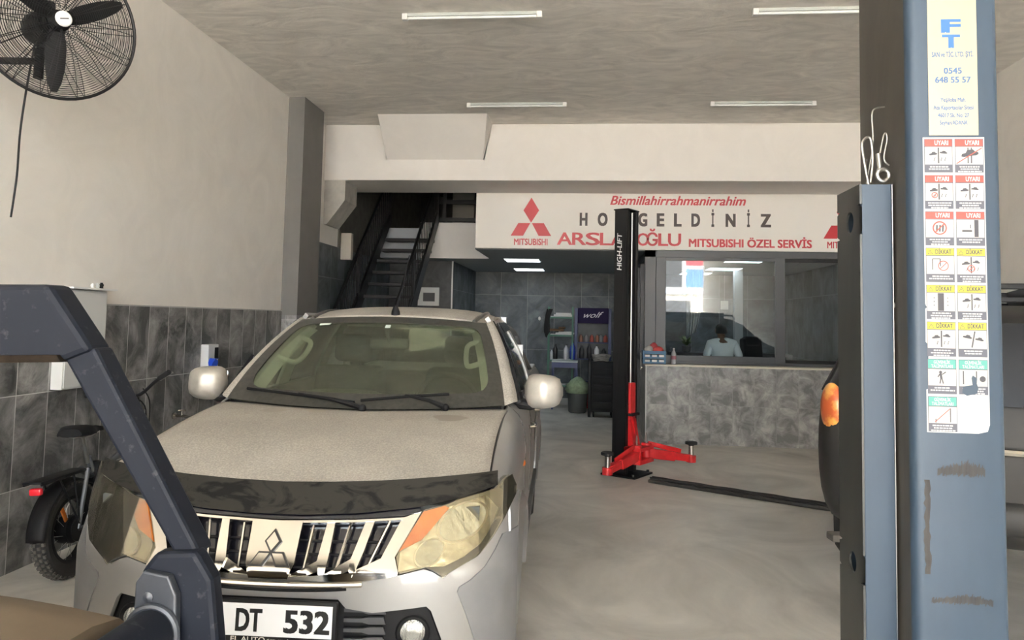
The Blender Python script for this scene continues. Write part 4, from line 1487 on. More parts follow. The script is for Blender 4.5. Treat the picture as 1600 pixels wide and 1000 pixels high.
# backing sheet with its worn outline
out = [(x_l, ZT), (x_l + wsheet, ZT), (x_l + wsheet, ZBt + 0.025), (x_l + wsheet - 0.006, ZBt + 0.006), (x_l + wsheet - 0.03, ZBt), (x_l, ZBt), (x_l, ZBt + 0.115), (x_l + 0.006, ZBt + 0.118), (x_l + 0.009, ZBt + 0.16), (x_l + 0.006, ZBt + 0.19),
       (x_l + 0.008, ZBt + 0.235), (x_l, ZBt + 0.245), (x_l, ZBt + 0.335), (x_l + 0.004, ZBt + 0.34), (x_l, ZBt + 0.35)]
mb.slot(0).face([Q(x, z) for x, z in reversed(out)])


def rect(x0, x1, z0, z1, sl, d):
    mb.slot(sl).face([Q(x0, z0) - V((0, d, 0)), Q(x1, z0) - V((0, d, 0)), Q(x1, z1) - V((0, d, 0)), Q(x0, z1) - V((0, d, 0))])


def line(p, q_, w, sl, d):
    p, q_ = V((p[0], 0, p[1])), V((q_[0], 0, q_[1]))
    t = (q_ - p).normalized()
    n = V((-t.z, 0, t.x)) * w / 2
    mb.slot(sl).face([Q(a.x, a.z) - V((0, d, 0)) for a in (p - n, q_ - n, q_ + n, p + n)])


def circ(cx, cz, r, w, sl, d, n=24):
    for i in range(n):
        a, b = 2 * math.pi * i / n, 2 * math.pi * (i + 1) / n
        mb.slot(sl).face([Q(cx + rr * math.cos(t), cz + rr * math.sin(t)) - V((0, d, 0)) for rr, t in ((r, a), (r, b), (r - w, b), (r - w, a))])


def car_icon(cx, cz, w, tilt=0.0):
    pts = [(-.5, 0), (-.45, .14), (-.22, .18), (-.10, .34), (.22, .34), (.34, .18), (.5, .12), (.5, 0), (.36, -.05), (-.36, -.05)]
    c_, s_ = math.cos(tilt), math.sin(tilt)
    mb.slot(7).face([Q(cx + w * (x * c_ - y * s_), cz + w * (x * s_ + y * c_)) - V((0, 0.0009, 0)) for x, y in reversed(pts)])


HEAD = {0: 4, 1: 4, 2: 4, 3: 5, 4: 5, 5: 5, 6: 6, 7: 6}
for r in range(8):
    for c in range(2):
        # the sheet leans a little: every row sits a hair further right
        x0 = x_l + 0.0035 + c * (CW - 0.0005) + 0.0
        x1 = x0 + CW - 0.006
        z1 = ZT - r * RH - 0.0045
        z0 = z1 - RH + 0.007
        if r == 7 and c == 1:
            mb.slot(6)
            for k in range(9):
                zz_ = z1 - 0.006 - k * 0.0098
                xa = x0 + 0.004
                while xa < x1 - 0.006:
                    wl_ = random.uniform(0.004, 0.012)
                    rect(xa, min(xa + wl_, x1 - 0.003), zz_ - 0.0032, zz_, 8, 0.0005)
                    xa += wl_ + 0.0022
            continue
        sl = HEAD[r]
        rect(x0, x1, z0, z1, 2, 0.0003)
        hh = 0.0205 if r < 6 else 0.0255
        rect(x0 + 0.0015, x1 - 0.0015, z1 - hh, z1 - 0.0015, sl, 0.0005)
        rect(x0 + 0.0015, x1 - 0.0015, z0 + 0.0225, z1 - hh - 0.002, 1, 0.0005)
        xm = (x0 + x1) / 2
        zm = (z0 + 0.0225 + z1 - hh) / 2
        if r < 3:
            mb.slot(0).text('UYARI', Q(xm + 0.008, z1 - 0.017), FX, FZ, 0.0125, 0.036, bold=0.03, depth=0.0008)
        elif r < 6:
            mb.slot(7).text('D\u0130KKAT', Q(xm + 0.0085, z1 - 0.0165), FX, FZ, 0.012, 0.042, bold=0.03, depth=0.0008)
            tx, tz = x0 + 0.0115, z1 - 0.017
            for p, q_ in (((tx - 0.006, tz), (tx + 0.006, tz)), ((tx + 0.006, tz), (tx, tz + 0.011)), ((tx, tz + 0.011), (tx - 0.006, tz))):
                line(p, q_, 0.0012, 7, 0.0008)
            line((tx, tz + 0.003), (tx, tz + 0.007), 0.0012, 7, 0.0008)
        else:
            mb.slot(0).text('G\u00dcVENL\u0130K', Q(xm, z1 - 0.0125), FX, FZ, 0.0085, 0.043, bold=0.02, depth=0.0008)
            mb.slot(0).text('TAL\u0130MATLARI', Q(xm, z1 - 0.0235), FX, FZ, 0.0085, 0.056, bold=0.02, depth=0.0008)
        # caption: too fine to read, rows of short strokes
        for k in range(2 if (r + c) % 3 == 0 else 3):
            zz_ = z0 + 0.018 - k * 0.0066
            half_ = random.uniform(0.020, 0.031)
            xa = xm - half_
            while xa < xm + half_:
                wl_ = random.uniform(0.004, 0.010)
                rect(xa, min(xa + wl_, xm + half_ + 0.002), zz_ - 0.0034, zz_, 0, 0.0008)
                xa += wl_ + 0.0016
        # pictograms
        k = (r, c)
        if k in ((0, 0), (1, 1), (4, 1), (5, 0), (1, 0), (3, 1)):
            line((xm, z0 + 0.026), (xm, z1 - hh - 0.004), 0.0035, 7, 0.0008)
            car_icon(xm - 0.014, zm + 0.002, 0.022, 0.1)
            car_icon(xm + 0.013, zm + 0.006, 0.020, -0.1)
            for q_ in (-0.012, 0.006, 0.016):
                line((xm + q_, zm - 0.016), (xm + q_ + 0.003, zm - 0.006), 0.0016, 7, 0.0009)
        if k == (0, 1):
            line((xm - 0.003, z0 + 0.026), (xm - 0.003, z1 - hh - 0.004), 0.003, 7, 0.0008)
            line((xm + 0.006, z0 + 0.026), (xm + 0.006, z1 - hh - 0.004), 0.003, 7, 0.0008)
            car_icon(xm + 0.002, zm, 0.046, 0.15)
            line((x0 + 0.004, z0 + 0.025), (x1 - 0.004, z1 - hh - 0.005), 0.0025, 4, 0.0011)
        if k == (1, 0):
            circ(xm - 0.012, zm - 0.010, 0.0085, 0.002, 4, 0.0011)
            line((xm - 0.018, zm - 0.016), (xm - 0.006, zm - 0.004), 0.002, 4, 0.0011)
        if k == (2, 0):
            circ(xm, zm, 0.019, 0.0035, 4, 0.0011)
            line((xm - 0.012, zm - 0.012), (xm + 0.012, zm + 0.012), 0.003, 4, 0.0011)
            for q_ in (-0.008, 0.0, 0.008):
                line((xm + q_, zm - 0.010), (xm + q_ + 0.001, zm + 0.008), 0.004, 7, 0.0009)
        if k == (2, 1):
            rect(xm + 0.010, xm + 0.021, z0 + 0.024, z1 - hh - 0.003, 7, 0.0008)
            rect(xm - 0.022, xm + 0.004, zm - 0.010, zm - 0.005, 7, 0.0008)
            line((xm, zm), (xm, zm + 0.010), 0.002, 7, 0.0008)
        if k == (3, 0):
            for p, q_ in (((xm - 0.020, zm - 0.014), (xm - 0.020, zm + 0.016)), ((xm - 0.020, zm + 0.016), (xm, zm + 0.016)), ((xm, zm + 0.016), (xm, zm - 0.004))):
                line(p, q_, 0.0025, 7, 0.0008)
            circ(xm + 0.008, zm - 0.003, 0.014, 0.0022, 4, 0.0011)
            line((xm - 0.001, zm - 0.012), (xm + 0.017, zm + 0.006), 0.002, 4, 0.0011)
        if k == (3, 1):
            circ(xm, zm - 0.010, 0.010, 0.002, 4, 0.0011)
            line((xm - 0.007, zm - 0.016), (xm + 0.007, zm - 0.004), 0.002, 4, 0.0011)
        if k == (4, 0):
            rect(xm - 0.008, xm + 0.008, z0 + 0.023, z1 - hh - 0.003, 7, 0.0008)
            for q_ in (-0.018, 0.018):
                for e_ in (-0.01, 0, 0.01):
                    rect(xm + q_ - 0.001, xm + q_ + 0.001, zm + e_ - 0.002, zm + e_ + 0.002, 7, 0.0008)
        if k == (5, 1):
            line((xm - 0.002, z0 + 0.026), (xm + 0.006, z1 - hh - 0.004), 0.0035, 7, 0.0008)
            car_icon(xm - 0.014, zm + 0.004, 0.024, -0.2)
            car_icon(xm + 0.017, zm - 0.002, 0.022, -0.2)
        if k == (6, 0):
            circ(xm - 0.004, zm + 0.013, 0.004, 0.004, 7, 0.0009)
            line((xm - 0.004, zm + 0.010), (xm - 0.002, zm - 0.004), 0.006, 7, 0.0009)
            for p, q_ in (((xm - 0.003, zm - 0.003), (xm - 0.006, zm - 0.018)), ((xm - 0.001, zm - 0.003), (xm + 0.003, zm - 0.018)), ((xm - 0.006, zm + 0.008), (xm - 0.011, zm + 0.0)), ((xm, zm + 0.007), (xm + 0.010, zm + 0.014))):
                line(p, q_, 0.0028, 7, 0.0009)
        if k == (6, 1):
            line((x0 + 0.012, zm - 0.018), (x0 + 0.012, zm + 0.018), 0.003, 7, 0.0008)
            line((xm + 0.008, zm), (xm + 0.008, zm + 0.018), 0.003, 7, 0.0008)
            circ(xm + 0.024, zm - 0.003, 0.008, 0.008, 7, 0.0008)
            # torn-off patch shows the column's paint
            mb.slot(9).face([Q(x, z) - V((0, 0.0013, 0)) for x, z in ((x0 + 0.008, z0 + 0.004), (x0 + 0.02, z0 - 0.003), (x0 + 0.046, z0 + 0.003), (x0 + 0.050, z0 + 0.018), (x0 + 0.046, z0 + 0.03), (x0 + 0.047, z0 + 0.045), (x0 + 0.036, z0 + 0.052), (x0 + 0.033, z0 + 0.045), (x0 + 0.035, z0 + 0.026), (x0 + 0.010, z0 + 0.022))])
        if k == (7, 0):
            line((xm - 0.020, z0 + 0.026), (xm + 0.020, z1 - hh - 0.006), 0.002, 4, 0.0009)
            line((xm + 0.020, z0 + 0.026), (xm + 0.020, z1 - hh - 0.006), 0.0025, 7, 0.0009)
            line((xm - 0.018, z0 + 0.024), (xm - 0.018, z0 + 0.034), 0.0025, 7, 0.0009)
wl_o = mb.build('warning_label', [s_white, s_field, s_navy, s_navy, s_red, s_yel, s_teal, s_ink, mat('sticker_print', (0.210, 0.280, 0.270), 0.5), blue_steel], T3, smooth=False, recalc=False)
wl_o['label'] = 'white sheet of red, yellow and teal warning panels'
# the sheet is stuck on slightly askew
wl_o.matrix_parent_inverse = Matrix.Identity(4)


# ================================================================ wall fan, high on the left wall
FC = V((-2.97, 3.90, 3.315))
T4 = thing('wall_fan', 'large black industrial wall fan in a wire cage, high on the white left wall', 'fan', FC)
fd = V((0.83, -0.55, -0.06)).normalized()
fx, fy, fd = frame_of(fd)
RF_ = 0.425


def cage(zs, name):
    mb = MB()
    for i in range(30):
        t = i / 29
        r = 0.07 + (RF_ - 0.07) * t
        h = zs * (1 - (t ** 2.6)) if t < 1 else 0
        mb.torus(fd * h, fd, r, 0.0017 if i < 29 else 0.006, 56, 4)
    for k in range(14):
        a = 2 * math.pi * k / 14 + 0.1
        d = fx * math.cos(a) + fy * math.sin(a)
        e = fx * math.cos(a + 0.10) + fy * math.sin(a + 0.10)
        for q_ in (d, e):
            mb.tube([q_ * (0.06 + (RF_ - 0.06) * t) + fd * (zs * (1 - ((0.02 + 0.98 * t) ** 2.6)) + (0.002 if zs > 0 else -0.002)) for t in (i / 8 for i in range(9))], 0.0022, 4)
    return mb.build(name, black_steel, T4)


cage(0.085, 'front_guard')
cage(-0.095, 'rear_guard')
mb = MB()
mb.torus((0, 0, 0), fd, RF_ + 0.002, 0.009, 64, 8)
mb.build('guard_rim', black_steel, T4)
mb = MB()
mb.lathe([(0.043, 0.086), (0.043, 0.094), (0.038, 0.099), (0.0, 0.10)], (0, 0, 0), fd, 32)
bdg = mb.build('badge', white_plastic, T4)
MB().obox(fd * 0.1005, (0.045, 0.006, 0.0012), Matrix((fx, fy, fd)).transposed() @ rotz(0.3)).build('badge_print', dark_grey, bdg, smooth=False)
down = V((0, 0, -1)) - fd * V((0, 0, -1)).dot(fd)
down.normalize()
side_ = fd.cross(down)
bl = MB()
bl.lathe([(0.06, -0.05), (0.06, 0.03), (0.045, 0.045), (0, 0.05)], (0, 0, 0), fd, 20)
bl.build('hub', black_plastic, T4)
for k in range(3):
    a = 2 * math.pi * k / 3 + 0.03
    dr = down * math.cos(a) + side_ * math.sin(a)
    ds = fd.cross(dr)
    mb = MB()
    rr = []
    for i in range(15):
        t = i / 14
        r = 0.05 + 0.345 * t
        w = interp([(0, 0.036), (0.25, 0.052), (0.6, 0.050), (0.85, 0.036), (1, 0.016)], t)
        tw = 0.35 - 0.2 * t
        u = ds * math.cos(tw) + fd * math.sin(tw)
        n = fd * math.cos(tw) - ds * math.sin(tw)
        rr.append([dr * r + u * w + n * 0.002, dr * r + n * (0.010 * (1 - t) + 0.003), dr * r - u * w + n * 0.002, dr * r - n * 0.004])
    mb.rings(rr)
    mb.build('blade', black_plastic, T4)
mb = MB()
mb.lathe([(0.05, -0.10), (0.085, -0.11), (0.095, -0.14), (0.095, -0.27), (0.08, -0.31), (0.03, -0.32)], (0, 0, 0), fd, 24)
for k in range(6):
    a = 2 * math.pi * k / 6
    d = fx * math.cos(a) + fy * math.sin(a)
    mb.cyl(d * 0.06 - fd * 0.09, d * 0.06 - fd * 0.12, 0.01, seg=8)
mb.obox(-fd * 0.20 + V((0, 0, 0.10)), (0.10, 0.12, 0.06), Matrix((fx, fy, fd)).transposed(), 0.015)
mb.build('motor', black_plastic, T4)
kn = -fd * 0.20 + V((0, 0, -0.12))
pv = kn + V((0.01, -0.03, -0.08))
mb = MB()
mb.tube([-fd * 0.20 + V((0, 0, -0.06)), kn, pv + V((0, 0, 0.05))], 0.022, 10)
mb.cyl(pv + V((0, 0, 0.06)), pv + V((0, 0, -0.11)), 0.026, seg=16)
mb.cyl(kn + fy * 0.03, kn - fy * 0.03, 0.03, seg=14)
wpt = V((XL + 0.02, FC.y + pv.y - 0.02, FC.z + pv.z)) - FC
mb.tube([pv + V((0, 0, -0.01)), wpt], 0.02, 10)
mb.obox(wpt + V((-0.008, 0, 0)), (0.024, 0.12, 0.20), None, 0.006)
mb.build('wall_arm', black_plastic, T4)
cw = [FC + V((-0.30, 0.05, 0.03)) - FC, V((-0.33, 0.02, -0.12)), V((-0.34, -0.01, -0.45))]
mb = MB()
mb.tube(smoothpath([-fd * 0.30 + V((0, 0, -0.02)), -fd * 0.34 + V((0, 0, -0.14)), -fd * 0.36 + V((0, -0.02, -0.32)), -fd * 0.40 + V((-0.01, -0.02, -0.6)), -fd * 0.44 + V((-0.03, 0.02, -0.85)), -fd * 0.48 + V((-0.02, 0.0, -1.1))], 6), 0.006, 6)
mb.build('cord', black_plastic, T4)

# ================================================================ tube lights on the ceiling
tube_w = mat('tube_white', (0.78, 0.80, 0.78), 0.3)
batten = mat('batten_grey', (0.42, 0.44, 0.42), 0.5)
proto = thing('tube_light', '', 'tube light', (0, 0, ZC), group='tube lights on the ceiling')
MB().box(-0.58, 0.58, -0.022, 0.022, -0.028, 0.0, 0.003).build('batten', batten, proto, smooth=False)
MB().cyl((-0.575, -0.005, -0.042), (0.575, -0.005, -0.042), 0.0135, seg=12).build('tube', tube_w, proto)
for sx_ in (-0.60, 0.60):
    MB().box(sx_ - 0.025, sx_ + 0.025, -0.026, 0.026, -0.058, 0.0, 0.006).build('end_cap', white_plastic, proto, smooth=False)
for i, (x, y, lb) in enumerate(((-1.04, 6.50, 'unlit white ceiling tube light nearer the front, left of the two front ones'), (2.01, 6.53, 'unlit white ceiling tube light partly hidden behind the blue lift column'),
                                (-0.895, 9.30, 'unlit white ceiling tube light beside the sloping plaster boxing'), (2.10, 9.32, 'unlit white ceiling tube light right of the middle, near the beam'))):
    if i == 0:
        proto.location = (x, y, ZC)
        proto['label'] = lb
    else:
        dup(proto, (x, y, ZC), lb)

# ================================================================ lit LED panels
led = mat('led', (0.9, 0.95, 1.0), 0.5, emit=(0.86, 0.95, 1.0), es=4.8)
p0 = thing('ceiling_panel', '', 'ceiling light', (0, 0, SOF), group='lit square panels in the low ceiling')
MB().box(-0.31, 0.31, -0.31, 0.31, -0.014, 0.0, 0.003).build('frame', white_metal, p0, smooth=False)
MB().box(-0.295, 0.295, -0.295, 0.295, -0.018, -0.006).build('diffuser', led, p0, smooth=False)
for i, (x, y, lb) in enumerate(((-1.13, 13.45, 'lit square ceiling panel above the passage, nearer one'), (-1.19, 15.9, 'lit square ceiling panel above the passage, farther one'),
                                (2.63, 12.95, 'lit square ceiling panel inside the office, nearest the window'), (2.63, 14.95, 'lit square ceiling panel inside the office, middle one'), (2.30, 16.4, 'lit square ceiling panel inside the office, farthest back'))):
    if i == 0:
        p0.location = (x, y, SOF)
        p0['label'] = lb
    else:
        dup(p0, (x, y, SOF), lb)

# ================================================================ stairs with railings
TS = thing('staircase', 'black steel staircase with open risers and railings behind the grey pillar', 'stairs', (-3.05, 9.4, 0))
oS = V((-3.05, 9.4, 0))
SL = 0.88
zst = lambda y: SL * (y - 9.39)
xa, xb = -3.50, -2.64
for k in range(1, 16):
    y = 9.39 + 0.2045 * k / SL
    z = 0.2045 * k
    MB().box(xa - oS.x + 0.02, xb - oS.x - 0.02, y - oS.y - 0.02, y - oS.y + 0.26, z - 0.05, z, 0.003).build('tread', black_steel, TS, smooth=False)
for x in (xa, xb):
    mb = MB()
    mb.prism([(9.40, 0.0), (9.62, 0.0), (13.28, zst(13.28) - 0.02), (13.28, zst(13.28) + 0.10), (13.10, zst(13.28) + 0.10), (9.40, 0.14)], V((x - 0.02, 0, 0)) - oS, (0, 1, 0), (0, 0, 1), 0.04)
    mb.build('stringer', black_steel, TS, smooth=False)
    rl = MB()
    rail = lambda y, h: V((x, y, zst(y) + h)) - oS
    rl.tube([rail(9.6, 0.92), rail(13.25, 0.92), V((x, 13.4, zst(13.25) + 0.92)) - oS], 0.026, 8)
    rl.tube([rail(9.6, 0.25), rail(13.25, 0.25)], 0.018, 6)
    for i in range(31):
        y = 9.7 + i * 0.118
        rl.cyl(rail(y, 0.25), rail(y, 0.92), 0.008, seg=6)
    for y in (9.65, 11.45, 13.2):
        rl.obox(rail(y, 0.46), (0.045, 0.045, 0.96))
    rl.build('railing', black_steel, TS)
# guard rail along the edge of the upper floor
TG = thing('guard_rail', 'dark guard rail on the upper floor beside the shop sign', 'railing', (-2.1, 13.36, 3.4))
mb = MB()
for z in (3.46, 3.78, 4.10):
    mb.box(-0.62, 0.42, -0.03, 0.03, z - 3.4 - 0.035, z - 3.4 + 0.035)
for x in (-0.60, -0.44, 0.40):
    mb.box(x - 0.03, x + 0.03, -0.025, 0.025, -0.10, 0.75)
mb.build('rails', black_steel, TG, smooth=False)
struct(MB().box(-2.62, -2.20, 14.6, 14.7, 3.3, ZC).build('wall_upper_partition', mat('upper_light', (0.30, 0.29, 0.26), 0.9), smooth=False))
tag(MB().box(-0.08, 0.08, -0.05, 0.05, -0.2, 0.2, 0.006).build('switch_box', mat('switch_cream', (0.42, 0.39, 0.33), 0.6), loc=(-3.60, 11.15, 2.75), smooth=False), 'cream switch box on the tiled wall beside the stair railing', 'switch box')

# framed picture on the dark inner wall
TP = thing('wall_picture', 'grey framed notice on the dark wall under the stairs', 'picture', (-2.92, 13.985, 2.10))
MB().box(-0.20, 0.20, -0.012, 0.012, -0.17, 0.17, 0.003).build('frame', white_metal, TP, smooth=False)
MB().box(-0.10, 0.12, -0.016, -0.012, -0.09, 0.07).build('print', dark_grey, TP, smooth=False)

# ================================================================ things on the left wall
TB = thing('electrical_panel', 'white metal electrical cabinet on the left wall behind the dark roll frame', 'electrical box', (XL + 0.0, 5.21, 1.51))
MB().box(0.015, 0.10, -0.225, 0.225, -0.36, 0.34, 0.004).build('cabinet', white_metal, TB, smooth=False)
MB().box(0.10, 0.108, -0.215, 0.215, -0.35, 0.33, 0.003).build('door', white_metal, TB, smooth=False)
MB().box(0.0, 0.16, -0.24, 0.26, 0.345, 0.358, 0.002).build('top_shelf', white_plastic, TB, smooth=False)
MB().cyl((0.106, -0.18, 0.0), (0.118, -0.18, 0.0), 0.014, seg=12).build('lock', steel, TB)
for i, (y, h, m, lb, nm) in enumerate(((5.26, 0.035, white_plastic, 'small white plug standing on the electrical cabinet, left of three', 'plug'), (5.31, 0.04, white_plastic, 'thin white fitting standing on the electrical cabinet, middle of three', 'plug'),
                                       (5.36, 0.045, black_plastic, 'small black fitting standing on the electrical cabinet, right of three', 'plug'))):
    mb = MB()
    mb.cyl((0, 0, 0), (0, 0, h), 0.014, 0.010, seg=10)
    mb.box(-0.012, 0.012, -0.010, 0.010, h * 0.4, h * 0.75)
    tag(mb.build(nm, m, loc=(XL + 0.10, y, 1.868)), lb, 'plug', 'small fittings on the electrical cabinet')
TK = thing('socket_box', 'white wall socket box with a blue power socket on the slate tiles', 'socket', (XL + 0.015, 7.15, 1.29))
MB().box(0, 0.08, -0.10, 0.10, -0.11, 0.11, 0.006).build('housing', white_plastic, TK, smooth=False)
mb = MB()
mb.cyl((0.06, -0.05, -0.055), (0.13, -0.06, -0.075), 0.042, 0.045, seg=20)
mb.box(0.10, 0.145, -0.10, -0.02, -0.03, -0.022)
mb.build('blue_socket', mat('socket_blue', (0.02, 0.08, 0.55), 0.4), TK)
MB().box(0.078, 0.086, 0.02, 0.085, -0.03, 0.08, 0.002).build('window', black_plastic, TK, smooth=False)
mb = MB()
mb.cyl((0, 0, 0), (0.015, 0, 0), 0.03, seg=16)
mb.tube([(0.0, 0, 0), (0.10, 0, 0), (0.16, 0.0, -0.01), (0.17, 0.0, -0.05)], [0.013, 0.013, 0.012, 0.011], 10)
mb.cyl((0.08, 0, 0), (0.08, 0, 0.045), 0.010, seg=10)
mb.obox((0.08, 0, 0.05), (0.07, 0.014, 0.012), rotz(0.7), 0.004)
tag(mb.build('water_tap', chrome, loc=(XL + 0.015, 6.61, 0.775)), 'small chrome water tap on the slate tiles beside the truck', 'tap')

# ================================================================ fat-tyre electric bicycle leaning along the left wall
TE = thing('bicycle', 'black fat-tyre electric bicycle with red tail lamp parked by the slate wall', 'bicycle', (-3.27, 4.70, 0), 0.04)
TE.rotation_euler = (0, math.radians(-4), 0.04)
grey_frame = mat('frame_grey', (0.11, 0.115, 0.125), 0.4, 0.3)


def tyre(y, parent):
    c = V((0, y, 0.30))
    mb = MB()
    mb.lathe([(0.205, -0.028), (0.235, -0.046), (0.268, -0.052), (0.292, -0.036), (0.300, 0.0), (0.292, 0.036), (0.268, 0.052), (0.235, 0.046), (0.205, 0.028)], c, (1, 0, 0), 48, cap=(False, False))
    w = mb.build('wheel', rubber, parent)
    mb = MB()
    for i in range(48):
        a = 2 * math.pi * i / 48
        for j, (xx, hh) in enumerate(((-0.036, 0.290), (-0.013, 0.299), (0.013, 0.299), (0.036, 0.290))):
            aa = a + (0.065 if j % 2 else 0)
            d = V((0, math.cos(aa), math.sin(aa)))
            t = V((0, -math.sin(aa), math.cos(aa)))
            M = Matrix((V((1, 0, 0)), t, V((1, 0, 0)).cross(t))).transposed()
            mb.obox(c + d * hh + V((xx, 0, 0)), (0.017, 0.020, 0.014), M)
    mb.build('tread_block', mat('tread_dusty_%d' % int(y * 10), (0.085, 0.08, 0.072), 0.9), w, smooth=False)
    mb = MB()
    mb.lathe([(0.207, -0.034), (0.190, -0.034), (0.186, 0.0), (0.190, 0.034), (0.207, 0.034)], c, (1, 0, 0), 40, cap=(False, False))
    for sx_ in (-1, 1):
        mb.lathe([(0.208, 0.030), (0.190, 0.032), (0.188, 0.030)], c, (sx_, 0, 0), 40, cap=(False, False))
    mb.build('rim', black_steel, w)
    mb = MB()
    for i in range(18):
        a = 2 * math.pi * i / 18
        d = V((0, math.cos(a), math.sin(a)))
        d2 = V((0, math.cos(a + 0.5), math.sin(a + 0.5)))
        mb.cyl(c + d2 * 0.06 + V((0.03 * (1 if i % 2 else -1), 0, 0)), c + d * 0.19, 0.0016, seg=5)
    mb.build('spokes', steel, w)
    return w, c


w1, c1 = tyre(0.0, TE)
w2, c2 = tyre(1.10, TE)
mb = MB()
mb.lathe([(0.03, -0.06), (0.085, -0.04), (0.09, 0.0), (0.085, 0.04), (0.03, 0.06)], c1, (1, 0, 0), 28)
mb.cyl(c1 - V((0.10, 0, 0)), c1 + V((0.10, 0, 0)), 0.008, seg=10)
mb.lathe([(0.045, 0.065), (0.075, 0.066), (0.075, 0.070), (0.045, 0.071)], c1, (1, 0, 0), 24)
mb.build('hub_motor', black_plastic, TE)
MB().obox(c1 + V((0.03, -0.085, 0.11)), (0.012, 0.03, 0.10), Matrix.Rotation(math.radians(28), 3, 'X'), 0.005).build('wheel_reflector', amber, TE)
# mudguard
mb = MB()
rr = []
for i in range(25):
    a = math.radians(55 + 125 * i / 24)
    d = V((0, math.cos(a), math.sin(a)))
    rr.append([c1 + d * 0.325 + V((x, 0, 0)) - d * abs(x) * 0.25 for x in (-0.062, -0.035, 0, 0.035, 0.062)])
mb.grid(rr)
mgd = mb.build('mudguard', black_plastic, TE)
sm = mgd.modifiers.new('thickness', 'SOLIDIFY')
sm.thickness = 0.005
mb = MB()
for sx_ in (-0.068, 0.068):
    mb.tube([c1 + V((sx_, 0, 0)), c1 + V((sx_, 0.05, 0.17)), c1 + V((sx_ * 0.9, 0.12, 0.36))], 0.014, 8)
    mb.tube([c1 + V((sx_, 0, 0)), V((sx_ * 0.8, 0.38, 0.31))], 0.013, 8)
mb.tube([V((0, 0.40, 0.30)), V((0, 0.22, 0.72))], 0.021, 10)
mb.tube([V((0, 0.14, 0.655)), V((0, 0.22, 0.60)), V((0, 0.30, 0.58)), V((0, 0.92, 0.80))], 0.022, 10)
mb.tube([V((0, 0.40, 0.30)), V((0, 0.55, 0.33)), V((0, 0.92, 0.72))], 0.034, 12)
mb.tube([V((0, 0.90, 0.66)), V((0, 0.86, 0.88))], 0.026, 12)
for sx_ in (-0.07, 0.07):
    mb.tube([V((sx_ * 0.7, 0.93, 0.66)), V((sx_, 0.96, 0.60)), c2 + V((sx_, 0, 0))], 0.017, 8)
mb.build('frame', grey_frame, TE)
MB().obox((0, 0.30, 0.51), (0.085, 0.14, 0.34), Matrix.Rotation(math.radians(-14), 3, 'X'), 0.03).build('battery', black_plastic, TE)
mb = MB()
mb.tube([V((0, 0.215, 0.68)), V((0, 0.165, 0.86))], 0.015, 10)
mb.build('seat_post', steel, TE)
mb = MB()
rr = []
for t, w, z, h in ((0, 0.085, 0.905, 0.055), (0.06, 0.118, 0.912, 0.078), (0.14, 0.105, 0.905, 0.075), (0.2, 0.05, 0.900, 0.05), (0.28, 0.032, 0.898, 0.045), (0.34, 0.024, 0.893, 0.03)):
    y = 0.02 + t
    rr.append([V((w * math.copysign(abs(math.cos(a)) ** 0.8, math.cos(a)), y, z + h / 2 * math.sin(a) - (0.01 if abs(math.cos(a)) > 0.8 else 0))) for a in (2 * math.pi * i / 18 for i in range(18))])
mb.rings(rr)
mb.build('saddle', black_plastic, TE, angle=60)
mb = MB()
for sx_ in (-0.03, 0.03):
    mb.tube([V((sx_, 0.05, 0.88)), V((sx_, 0.12, 0.862)), V((sx_, 0.22, 0.865)), V((sx_, 0.30, 0.88))], 0.005, 6)
mb.build('saddle_rail', steel, TE)
mb = MB()
mb.box(-0.06, 0.06, -0.34, 0.14, 0.650, 0.664, 0.004)
for sx_ in (-0.055, 0.055):
    mb.tube([V((sx_, -0.33, 0.645)), V((sx_, 0.15, 0.655))], 0.008, 6)
    mb.tube([c1 + V((sx_ + 0.02 * (1 if sx_ > 0 else -1), 0.01, 0.02)), V((sx_, -0.16, 0.65))], 0.006, 6)
    mb.tube([c1 + V((sx_ + 0.02 * (1 if sx_ > 0 else -1), 0.01, 0.02)), V((sx_, -0.02, 0.65))], 0.006, 6)
mb.build('carrier', black_plastic, TE)
MB().obox((0, -0.30, 0.600), (0.075, 0.035, 0.045), None, 0.012).build('tail_lamp', mat('lamp_red', (0.55, 0.02, 0.03), 0.2, emit=(0.6, 0.02, 0.03), es=0.12), TE)
mb = MB()
mb.tube([V((0, 0.86, 0.88)), V((0, 0.83, 1.06))], 0.016, 10)
mb.tube(smoothpath([V((-0.30, 0.66, 1.10)), V((-0.16, 0.76, 1.11)), V((0, 0.83, 1.07)), V((0.16, 0.80, 1.17)), V((0.30, 0.74, 1.24))], 5), 0.013, 8)
hb = mb.build('handlebar', black_steel, TE)
for a, b in ((V((-0.30, 0.66, 1.10)), V((-0.19, 0.745, 1.11))), (V((0.30, 0.74, 1.24)), V((0.20, 0.785, 1.195)))):
    MB().cyl(a, b, 0.019, 0.017, seg=14).build('grip', rubber, hb)
    mb = MB()
    d = (b - a).normalized()
    mb.tube([b + d * 0.03, b + d * 0.02 + V((0, 0.045, -0.01)), a + V((0.0, 0.055, -0.005))], 0.006, 6)
    mb.build('brake_lever', steel, hb)
mb = MB()
mb.tube(smoothpath([V((0.05, 0.83, 1.12)), V((0.02, 0.97, 1.02)), V((0.01, 0.98, 0.86)), V((0.02, 0.92, 0.74))], 5), 0.005, 6)
mb.tube(smoothpath([V((-0.08, 0.80, 1.12)), V((-0.03, 0.99, 0.98)), V((-0.01, 0.95, 0.80))], 5), 0.005, 6)
mb.tube([V((-0.02, 0.40, 0.30)), V((-0.17, 0.36, 0.01))], 0.010, 8)
mb.build('cables_and_stand', black_plastic, TE)
mb = MB()
mb.lathe([(0.02, 0.06), (0.085, 0.062), (0.085, 0.068), (0.02, 0.072)], (0, 0.40, 0.30), (1, 0, 0), 28)
